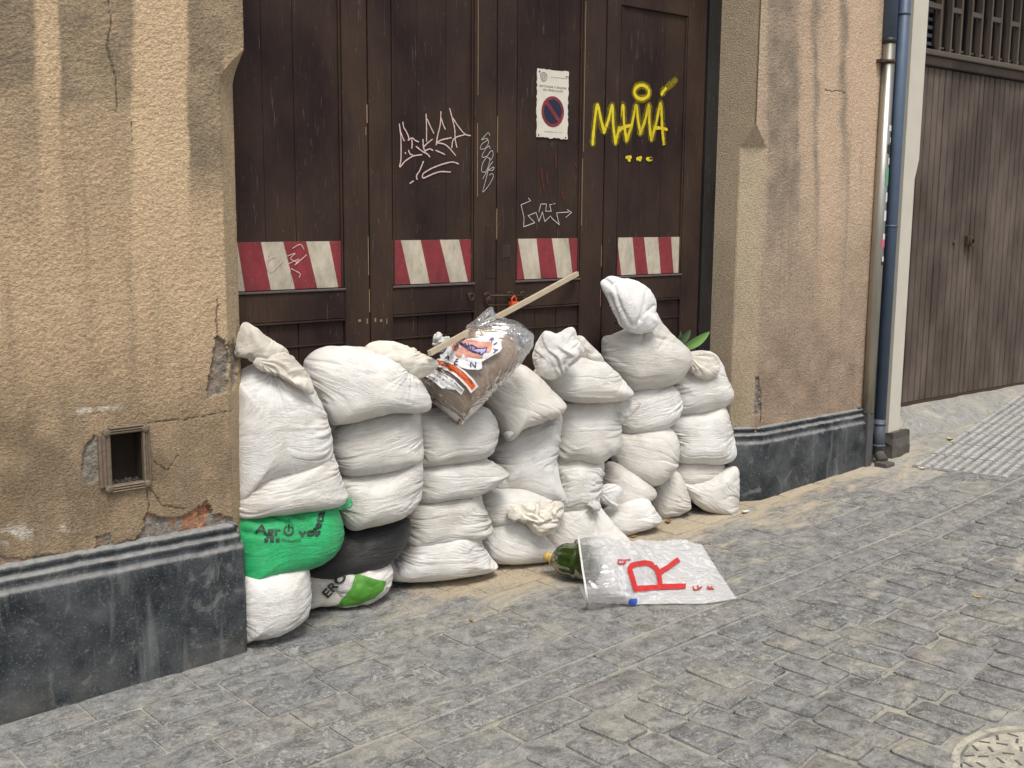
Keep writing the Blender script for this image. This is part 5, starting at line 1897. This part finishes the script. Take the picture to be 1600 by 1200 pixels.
# ------------------------------------------------------------------ clear bag of brown sand
ol = [(653, 596), (672, 578), (700, 545), (735, 515), (770, 512), (800, 528), (812, 548), (806, 568), (790, 590), (770, 612), (745, 638), (724, 656), (716, 663), (706, 652), (682, 632), (664, 616)]
P0 = at_y(720, 650, 3.62)
t = thing('clear_sand_bag', tuple(P0), 'clear plastic bag of brown sand with blue and orange print, atop the pile', 'sand bag', None)
YS = 3.60
me, V1, F1 = sack_mesh('sand_fill', ol, YS + .012, Tf=.105, Tb=.10, folds=(.003, 10, -40, .8), seed=901, align=.8)
link('sand_fill', me, M['sand'], t)
ol2 = [(650, 596), (670, 577), (698, 543), (730, 512), (760, 500), (790, 498), (812, 504), (830, 520), (832, 532), (822, 550), (808, 572), (790, 592), (770, 614), (746, 640), (726, 658), (718, 666), (708, 656), (682, 635), (662, 618)]
me, V2, F2 = sack_mesh('film', ol2, YS, Tf=.118, Tb=.12, folds=(.0042, 16, -40, 1.1), seed=903, align=.8, crumple=.002, cscale=18)
link('film', me, M['film'], t)
bv = bvh_of(V2, F2)
me, V3, F3 = sack_mesh('film_mouth', [(752, 520), (762, 503), (785, 497), (808, 503), (828, 518), (832, 532), (822, 552), (806, 572), (790, 566), (770, 540)], YS - .04, Tf=.07, Tb=.06, folds=(.004, 8, 60, 1.), seed=907, crumple=.012, cscale=16)
link('film_mouth', me, M['film_top'], t)
me, V3, F3 = sack_mesh('film_mouth', [(728, 512), (742, 500), (755, 488), (767, 479), (772, 486), (774, 500), (768, 512), (748, 520)], YS - .0, Tf=.03, Tb=.03, folds=(.003, 8, 60, 1.), seed=909, crumple=.006, cscale=16, N=60)
link('film_mouth', me, M['film_top'], t)


def blob(cx, cy, rx, ry, ang=0, n=28, wob=.0, seed=0):
    q = random.Random(seed)
    out = []
    for k in range(n):
        a = 2 * math.pi * k / n
        r = 1 + wob * math.sin(3 * a + seed) + wob * .6 * math.sin(5 * a + 2 * seed)
        x, y = rx * r * math.cos(a), ry * r * math.sin(a)
        c, s = math.cos(R(ang)), math.sin(R(ang))
        out.append((cx + x * c - y * s, cy + x * s + y * c))
    return out


Z = lambda x, y: (645 + x / 8.574, 500 + y / 8.574)
print_on('label_white', *poly_mesh([Z(*q) for q in [(370, 470), (430, 400), (540, 330), (640, 285), (800, 250), (950, 215), (1060, 195), (1130, 220), (1180, 290), (1195, 380), (1160, 430), (1080, 470), (1000, 520), (925, 560), (925, 650), (880, 668), (760, 665), (620, 630), (480, 580), (385, 530)]], 4), bv, M['print_white'], t, .0035)
for (x, y, rx, ry, a) in [(580, 370, 52, 48, 0), (620, 460, 48, 38, 20), (690, 400, 60, 55, 0), (800, 330, 150, 60, 8), (960, 370, 100, 75, 15), (800, 440, 140, 55, 14), (730, 480, 45, 30, 0), (880, 490, 60, 28, 10), (1010, 330, 50, 40, 0)]:
    p = Z(x, y)
    print_on('peach_patch', *poly_mesh(blob(p[0], p[1], rx / 8.574, ry / 8.574, a), 3.5), bv, M['print_peach'], t, .0042 + .00012 * (x % 7))


def pxribbon(pts, w, n=6, ac=5):
    L_ = sum(math.hypot(pts[i + 1][0] - pts[i][0], pts[i + 1][1] - pts[i][1]) for i in range(len(pts) - 1))
    B = crom(pts, max(n, int(L_ / 1.2 / max(1, len(pts) - 1))), False)
    T = np.gradient(B, axis=0); T /= np.linalg.norm(T, axis=1)[:, None] + 1e-9
    Nn = np.stack([-T[:, 1], T[:, 0]], 1)
    V_ = np.concatenate([B + Nn * w * e for e in np.linspace(-.5, .5, ac)])
    m = len(B)
    F_ = []
    for q in range(ac - 1):
        for k in range(m - 1):
            F_ += [[q * m + k, q * m + k + 1, (q + 1) * m + k + 1], [q * m + k, (q + 1) * m + k + 1, (q + 1) * m + k]]
    return V_, F_


for (pts, w) in [([(630, 300), (680, 335), (740, 345), (800, 345), (860, 375), (930, 385), (990, 372), (975, 420), (925, 465)], 1.5),
                 ([(640, 330), (700, 360), (745, 400), (800, 420), (850, 440), (920, 468)], 1.6), ([(700, 320), (720, 350), (750, 365)], 2.2), ([(830, 425), (880, 445), (900, 430)], 1.5), ([(740, 320), (760, 380), (735, 410)], 1.2), ([(790, 350), (800, 400), (850, 380)], 1.)]:
    print_on('blue_drawing', *pxribbon([Z(*q) for q in pts], w), bv, M['print_blue'], t, .0056)
print_on('lilac_patch', *poly_mesh([Z(*q) for q in [(760, 350), (830, 365), (900, 395), (985, 380), (960, 430), (915, 455), (850, 420), (790, 410)]], 3.5), bv, M['print_lilac'], t, .0050)


def glyph(ch, x, y, h, ang, mat, off=.0055, wide=1.0):
    V_, F_ = text_mesh(ch, .3)
    Vp = place(V_, *Z(x, y), h / 8.574, ang, wide)
    print_on('lettering', Vp, F_, bv, mat, t, off)
    print_on('lettering', Vp + [.45, .1], F_, bv, mat, t, off + .0001)


glyph('J', 405, 425, 70, 35, M['print_blue'])
glyph('A', 430, 520, 68, 28, M['print_blue'])
glyph('É', 560, 590, 72, 17, M['print_blue'])
glyph('N', 770, 640, 82, 2, M['print_blue'])
glyph('R', 1022, 275, 60, 45, M['print_blue'])
glyph('I', 1075, 330, 60, 58, M['print_blue'])
glyph('A', 1070, 385, 62, 80, M['print_blue'])
band_t = [(330, 515), (450, 545), (600, 615), (720, 700), (810, 790), (880, 885)]
band_b = [(775, 980), (715, 890), (630, 800), (520, 715), (420, 660), (315, 620)]
print_on('label_white', *poly_mesh([Z(*q) for q in band_t + band_b], 3.5), bv, M['print_white'], t, .0046)
in_t = [(338, 540), (440, 565), (580, 628), (695, 712), (785, 800), (842, 880)]
in_b = [(790, 945), (720, 855), (640, 775), (530, 695), (430, 640), (330, 605)]
print_on('orange_band', *poly_mesh([Z(*q) for q in in_t + in_b], 3.5), bv, M['print_orange'], t, .0052)
V_, F_ = text_mesh('LIMPIEZA CONSTRUCCION', .6)
Vp, _ = along(V_, F_, [Z(*q) for q in [(342, 572), (440, 598), (560, 650), (680, 735), (790, 850)]], 3.2)
print_on('lettering', Vp, F_, bv, M['print_black'], t, .0058)
V_, F_ = text_mesh('PARA REFORMAS', .6)
Vp, _ = along(V_, F_, [Z(*q) for q in [(338, 604), (430, 632), (550, 695), (650, 770), (700, 815)]], 3.2)
print_on('lettering', Vp, F_, bv, M['print_black'], t, .0058)
print_on('sticker', *poly_mesh([Z(*q) for q in [(130, 680), (230, 650), (400, 715), (560, 800), (690, 930), (655, 1000), (590, 940), (480, 860), (440, 920), (395, 915), (250, 800), (100, 735)]], 3.5), bv, M['print_white'], t, .0046)
for txt, base in [('Juan Parcela, 12  Madrid', [(235, 690), (400, 745), (550, 850), (655, 950)]), ('Tlf.: 606 502 877', [(160, 700), (280, 735), (380, 795), (450, 850)]), ('JEREZ', [(215, 770), (270, 800), (330, 835)])]:
    V_, F_ = text_mesh(txt, .8)
    Vp, _ = along(V_, F_, [Z(*q) for q in base], 2.9)
    print_on('lettering', Vp, F_, bv, M['print_black'], t, .0053)

# crumpled white plastic tuft behind the stick
me, V3, F3 = sack_mesh('plastic_scrap', [(678, 524), (684, 520), (692, 526), (702, 528), (707, 536), (700, 545), (688, 550), (678, 545), (676, 534)], 3.70, Tf=.03, Tb=.03, folds=(.003, 8, 60, 1.), seed=911, crumple=.010, cscale=40, N=50)
o = link('plastic_scrap', me, M['bag_white'])
tag(o, 'small crumpled white plastic scrap poking up beside the wooden stick', 'plastic scrap')

# wooden stick lying on the pile and leaning on the gate
A_ = at_y(671, 552, 3.52); B_ = at_y(902, 428, 3.865)
d = B_ - A_; L = np.linalg.norm(d); d /= L
s1 = np.cross(d, [0, 1, 0]); s1 /= np.linalg.norm(s1); s2 = np.cross(d, s1)
b = MB(); v = []
for k in range(9):
    c = A_ + d * L * k / 8 + s1 * .001 * math.sin(k)
    for e, f in ((-.0105, -.008), (.0105, -.008), (.0105, .008), (-.0105, .008)):
        v.append(c + s1 * e + s2 * f)
b.add(v, [(k * 4 + q, k * 4 + (q + 1) % 4, (k + 1) * 4 + (q + 1) % 4, (k + 1) * 4 + q) for k in range(8) for q in range(4)] + [(3, 2, 1, 0), (32, 33, 34, 35)])
o = b.build('wooden_stick', M['wood'])
tag(o, 'long pale square wooden stick lying across the clear sand bag and leaning on the gate', 'stick')

# ------------------------------------------------------------------ plant behind the last column
root = at_y(1068, 560, 3.80)
t = thing('leafy_plant', tuple(root), 'broad green strap leaves of a plant poking out behind the last column of sandbags', 'plant')


def leaf(tip, basepx, w, y0, y1, mat, name='leaf', curve=.02):
    a_, b_ = at_y(*basepx, y0), at_y(*tip, y1)
    dd = b_ - a_; Ln = np.linalg.norm(dd); dd /= Ln
    sd_ = np.cross(dd, [0.2, -1, .3]); sd_ /= np.linalg.norm(sd_)
    nn = np.cross(sd_, dd)
    bq = MB(); v = []
    for k in range(13):
        u = k / 12
        ww = w * math.sin(math.pi * min(1, u ** .8)) ** .75 + .0008
        for e in (-1, -.5, 0, .5, 1):
            v.append(a_ + dd * Ln * u + sd_ * ww * e + nn * (abs(e) * ww * .35 + curve * math.sin(math.pi * u)))
    bq.add(v, [(k * 5 + q, k * 5 + q + 1, (k + 1) * 5 + q + 1, (k + 1) * 5 + q) for k in range(12) for q in range(4)])
    bq.build(name, mat, t, True)
    m2 = MB(); m2.tube([a_ + dd * Ln * u + nn * (curve * math.sin(math.pi * u) - .0012) for u in np.linspace(0, .95, 8)], .0012, 6, False)
    m2.build('midrib', M['leaf'], bpy.data.objects[-1] if False else t)


leaf((1109, 518), (1064, 546), .0235, 3.72, 3.66, M['leaf'])
leaf((1079, 515), (1052, 540), .021, 3.84, 3.82, M['leaf_dark'])
leaf((1064, 517), (1046, 545), .017, 3.86, 3.85, M['leaf_dark'])
MB().tube([at_y(1064, 546, 3.72), at_y(1060, 575, 3.80), at_y(1062, 640, 3.86)], .005, 8).build('stem', M['leaf_dark'], t, True)

# ------------------------------------------------------------------ bottle lying in the milky carrier bag
r_b = .078
c0 = gnd(853, 881, .055)        # cap centre
c1 = gnd(985, 893, r_b)
ax_ = c1 - c0; ax_[2] = 0; ax_ /= np.linalg.norm(ax_)
t = thing('green_bottle', (float(c0[0]), float(c0[1]), float(g(c0[0]))), 'big dark green bottle with ochre cap, lying half inside the milky carrier bag', 'bottle')
sideb = np.array([-ax_[1], ax_[0], 0.]); upb = np.array([0, 0, 1.])
O_ = np.array([c0[0], c0[1], float(g(c0[0] + .15)) + r_b + .006])


def lathe(name, prof, mat, n=56, rib=0.0, ribn=12, x0=0, x1=1):
    b = MB(); v = []
    for (s_, r_) in prof:
        for k in range(n):
            a = 2 * math.pi * k / n
            q = r_ * (1 - (rib * (.5 - .5 * math.cos(a * ribn)) if x0 < s_ < x1 else 0))
            v.append(O_ + ax_ * s_ + sideb * q * math.cos(a) + upb * q * math.sin(a))
    m = len(prof)
    b.add(v, [(i * n + k, (i + 1) * n + k, (i + 1) * n + (k + 1) % n, i * n + (k + 1) % n) for i in range(m - 1) for k in range(n)] + [list(range(n)), [(m - 1) * n + k for k in range(n)][::-1]])
    return b.build(name, mat, t, True)


lathe('bottle_body', [(.030, .017), (.036, .024), (.042, .034), (.050, .045), (.062, .057), (.078, .067), (.095, .073), (.115, .077), (.14, .078), (.155, .078), (.162, .073), (.170, .073), (.178, .078), (.20, .078), (.222, .077), (.235, .070), (.24, .05)],
      M['bottle'], rib=.09, ribn=12, x0=.040, x1=.15)
lathe('cap', [(-.006, .014), (-.004, .0205), (.016, .0205), (.018, .019), (.020, .019), (.022, .024), (.029, .024), (.031, .019), (.036, .019)], M['bottle_cap'])
hc = O_ + ax_ * .026
MB().tube([hc + ax_ * -.004 * math.sin(a) + sideb * .024 * math.cos(a) + upb * (-.032 * (1 - math.sin(a)) * .9 + .02) for a in np.linspace(0, 2 * math.pi, 17)], .0022, 6, False).build('handle_ring', M['bottle_cap'], t, True)

t2 = thing('carrier_bag', tuple(gnd(1020, 900)), 'milky translucent carrier bag with a big red R lying flat on the street', 'plastic bag')
nu, nv_ = 130, 90
U, Vv = np.meshgrid(np.linspace(0, 1, nu), np.linspace(0, 1, nv_), indexing='ij')
front = crom([(917, 946), (960, 944), (1000, 947), (1050, 946), (1100, 946), (1150, 938)], 30, False)
back = crom([(903, 844), (935, 843), (985, 845), (1030, 846), (1062, 844), (1096, 850)], 30, False)


def lerp(C_, u):
    s_ = np.linspace(0, 1, len(C_))
    return np.stack([np.interp(u, s_, C_[:, 0]), np.interp(u, s_, C_[:, 1])], -1)


Fp, Bp = lerp(front, U), lerp(back, U)
hb = np.interp(U, [0, .25, .42, .55, .8, 1], [.172, .170, .12, .055, .035, .018])
hf = .003
# cross section: on the ground at the front, over the bottle and its load, down behind
vv = Vv / .78
top = np.clip(vv, 0, 1)
pxv = Fp[..., 0] + (Bp[..., 0] - Fp[..., 0]) * top
pyv = Fp[..., 1] + (Bp[..., 1] - Fp[..., 1]) * top
rise = np.sin(np.pi / 2 * np.clip(top * 1.0, 0, 1)) ** np.interp(U, [0, .3, .6, 1], [.55, .7, 1.4, 1.8])
H = hf + hb * rise
r_ = ray(pxv, pyv)
zz = H.copy()
for _ in range(20):
    Pg = EYE + r_ * ((zz - EYE[2]) / r_[..., 2])[..., None]
    zz = g(Pg[..., 0]) + H
# beyond the ridge line: drop to the street behind
beyond = np.clip((vv - 1) / (1 / .78 - 1), 0, 1)
ridge_i = int(.78 * (nv_ - 1))
for i in range(nu):
    base_ = Pg[i, ridge_i].copy()
    for j in range(ridge_i + 1, nv_):
        w_ = beyond[i, j]
        h0 = base_[2] - g(base_[0])
        dn = np.array([.45, .89, 0])
        q = base_ + dn * (h0 * .55 * math.sin(w_ * math.pi / 2))
        q[2] = g(q[0]) + .003 + (h0 - .003) * math.cos(w_ * math.pi / 2)
        Pg[i, j] = q
du = np.gradient(Pg, axis=0); dv = np.gradient(Pg, axis=1)
Nn = np.cross(du, dv); Nn /= np.linalg.norm(Nn, axis=2)[..., None]
x_, y_, z_ = [Pg[..., k] for k in range(3)]
cr1 = np.abs(vn(x_ * 16 + .8 * vn(x_ * 7, y_ * 7, 0, 5), y_ * 16, z_ * 16, 301))
cr2 = np.abs(vn(x_ * 38, y_ * 38 + vn(x_ * 11, y_ * 11, 0, 7), z_ * 38, 302))
cr3 = np.abs(vn(U * 4 + 2 * Vv, Vv * 26, 0, 303))
Dd = .007 * (1 - 2.4 * cr1) + .0022 * (1 - 2.4 * cr2) + .006 * (1 - 2.2 * cr3) * np.exp(-((U - .22) / .2) ** 2)
edge_f = np.minimum(1, np.minimum(U, 1 - U) * 14)
Pg = Pg + Nn * (Dd * edge_f)[..., None]
Pg[..., 2] = np.maximum(Pg[..., 2], g(Pg[..., 0]) + .012)
V4 = Pg.reshape(-1, 3); F4 = gridfaces(nu, nv_)
thin_ = np.repeat((.25 + .75 * sstep(.10, .24, U + .03 * vn(U * 8, Vv * 8, 0, 3))).reshape(-1, 1), 3, 1)
link('bag_top', npmesh('bag_top', V4, F4, True, thin_), M['film_white'], t2)
# under sheet on the street
Uu = Pg[:, [0, -1]]
bot = np.stack([Uu[:, 0] * (1 - w_) + Uu[:, 1] * w_ for w_ in np.linspace(0, 1, 12)], 1)
bot[..., 2] = g(bot[..., 0]) + .010 + .002 * vn(bot[..., 0] * 20, bot[..., 1] * 20, 0, 9)
link('bag_underside', npmesh('bag_underside', bot.reshape(-1, 3), gridfaces(nu, 12), True, np.full((nu * 12, 3), .6)), M['film_white'], t2)
# rolled lip of the mouth
lip = Pg[2, ::3]
MB().tube([p + np.array([-.002, 0, .002]) for p in lip], .0045, 6).build('mouth_lip', M['bag_white'], t2, True)
bv = bvh_of(V4, F4)


def red(pts, w, nm='red_letter'):
    print_on(nm, *pxribbon(pts, w), bv, M['print_red'], t2, .0045)


W = lambda x, y: (800 + x / 3.75, 640 + y / 3.75)
big = 8.2
red([W(708, 1052), W(860, 1044), W(1018, 1038)], big)              # stem, lying along the bag
red([W(722, 1060), W(705, 1000), W(690, 950)], big)
red([W(690, 960), W(692, 925), W(740, 905), W(800, 905), (W(838, 930))], big)
red([W(832, 918), W(850, 950), W(862, 990), W(868, 1045)], big)
red([W(852, 965), W(910, 930), W(978, 882)], big)
red([W(618, 885), W(655, 886), W(692, 884)], 2.2, 'red_small_letter')
red([W(624, 886), W(622, 905), W(640, 908), W(660, 900), W(658, 886)], 2.2, 'red_small_letter')
red([W(1060, 1040), W(1070, 1060), W(1100, 1056)], 2., 'red_small_letter')
red([W(1085, 1035), W(1100, 1052), W(1112, 1040)], 2., 'red_small_letter')
red([W(1140, 1052), W(1185, 1056)], 2., 'red_small_letter')
red([W(1145, 1038), W(1160, 1050), W(1175, 1040)], 2., 'red_small_letter')
print_on('blue_mark', *poly_mesh(blob(*W(706, 1128), 7, 6, 0, 20, .12, 3), 3), bv, plain('blue_print', (.03, .10, .45), .5), t2, .004)
# crushed wrapping inside the bag
me, V5, F5 = sack_mesh('inner_wrap', [W(740, 1100), W(860, 1080), W(1000, 1050), W(1120, 1020), W(1180, 1060), W(1200, 1110), W(1000, 1135), W(800, 1130)], float(gnd(1040, 930)[1]) + .03, Tf=.02, Tb=.02, N=40, crumple=.006, seed=55)
link('inner_wrap', me, plain('pinkish_wrap', (.55, .42, .40), .7), t2)

# ------------------------------------------------------------------ litter
def curl(px, py, s, mat, seed, label, cat, name, group=None):
    q = random.Random(seed)
    p = gnd(px, py)
    b = MB(); v = []
    a0 = q.uniform(0, 6.28)
    n, m = 7, 5
    for i in range(n):
        u = i / (n - 1) * 2 - 1
        w_ = (1 - abs(u) ** 2.2) * .5 * (1 + .35 * math.sin(i * 2.6 + seed))
        for j in range(m):
            k = j / (m - 1) * 2 - 1
            x, y = u * s, k * w_ * s
            z = .006 + .25 * s * (k * k) * (1 + .5 * math.sin(seed)) + .12 * s * u * u + q.uniform(0, .08) * s
            v.append((p[0] + x * math.cos(a0) - y * math.sin(a0), p[1] + x * math.sin(a0) + y * math.cos(a0), p[2] + z))
    b.add(v, [(i * m + j, i * m + j + 1, (i + 1) * m + j + 1, (i + 1) * m + j) for i in range(n - 1) for j in range(m - 1)])
    o = b.build(name, mat, None, True)
    tag(o, label, cat, group)


curl(1044, 819, .030, M['dry_leaf'], 1, 'orange brown dry leaf on the ground below the beige sandbag', 'dry leaf', 'dry_leaf')
curl(990, 842, .018, M['dry_leaf'], 2, 'small curled dry leaf beside the flat sandbag above the carrier bag', 'dry leaf', 'dry_leaf')
curl(833, 876, .020, M['dry_leaf'], 3, 'small brown dry leaf left of the bottle cap', 'dry leaf', 'dry_leaf')
curl(803, 883, .014, M['dry_leaf'], 4, 'tiny ochre dry leaf in front of the bag with the knotted cloth', 'dry leaf', 'dry_leaf')
curl(1485, 688, .036, plain('yellow_leaf', (.55, .44, .16), .8), 5, 'yellow dry leaf lying on the ribbed tiles', 'dry leaf', 'dry_leaf')
curl(1441, 734, .026, M['paper'], 6, 'round white paper scrap at the corner of the ribbed tiles', 'paper scrap', 'paper_scrap')
curl(1528, 937, .020, plain('yellow_leaf_small', (.5, .38, .12), .8), 7, 'yellowish leaf fragment on the cobbles at the right', 'dry leaf', 'dry_leaf')
curl(736, 973, .013, M['dry_leaf'], 8, 'tiny brown leaf in a joint of the pavement left of centre', 'dry leaf', 'dry_leaf')
curl(1165, 803, .026, M['paper'], 9, 'torn pale paper strip beside the very white last sandbag', 'paper scrap', 'paper_scrap')
curl(568, 1040, .006, M['paper'], 10, 'crumb of pale plaster on the pavement at the left', 'crumb', 'plaster_crumb')

# sand and grit strewn on the ground
rs2 = random.Random(21)
b = MB()
for k in range(2600):
    if k < 1700:
        px, py = rs2.uniform(560, 1190), 0
        line = np.interp(px, [560, 700, 850, 1000, 1190], [940, 905, 885, 838, 800])
        py = line + abs(rs2.gauss(0, 1)) * 38 - 4
    else:
        px, py = rs2.uniform(0, 1600), rs2.uniform(760, 1200)
    if py > 1210: continue
    p = gnd(px, py)
    if p[1] > 3.57 and (p[0] < 1.75 or p[0] > 4.75): continue
    s_ = rs2.uniform(.0012, .0042) * (1 if k < 1700 else .8)
    h0 = .006
    b.add([(p[0] + s_ * a_, p[1] + s_ * c_, p[2] + h0 + s_ * e_) for a_, c_, e_ in ((1, 0, 0), (-.5, .85, 0), (-.5, -.85, 0), (0, 0, .9))], [(0, 1, 3), (1, 2, 3), (2, 0, 3), (0, 2, 1)])
o = b.build('scattered_grit', plain('pale_grit', (.52, .44, .32), .9, var=.6, scale=200))
tag(o, 'pale sand grains and grit spilled along the foot of the sandbags', kind='stuff')
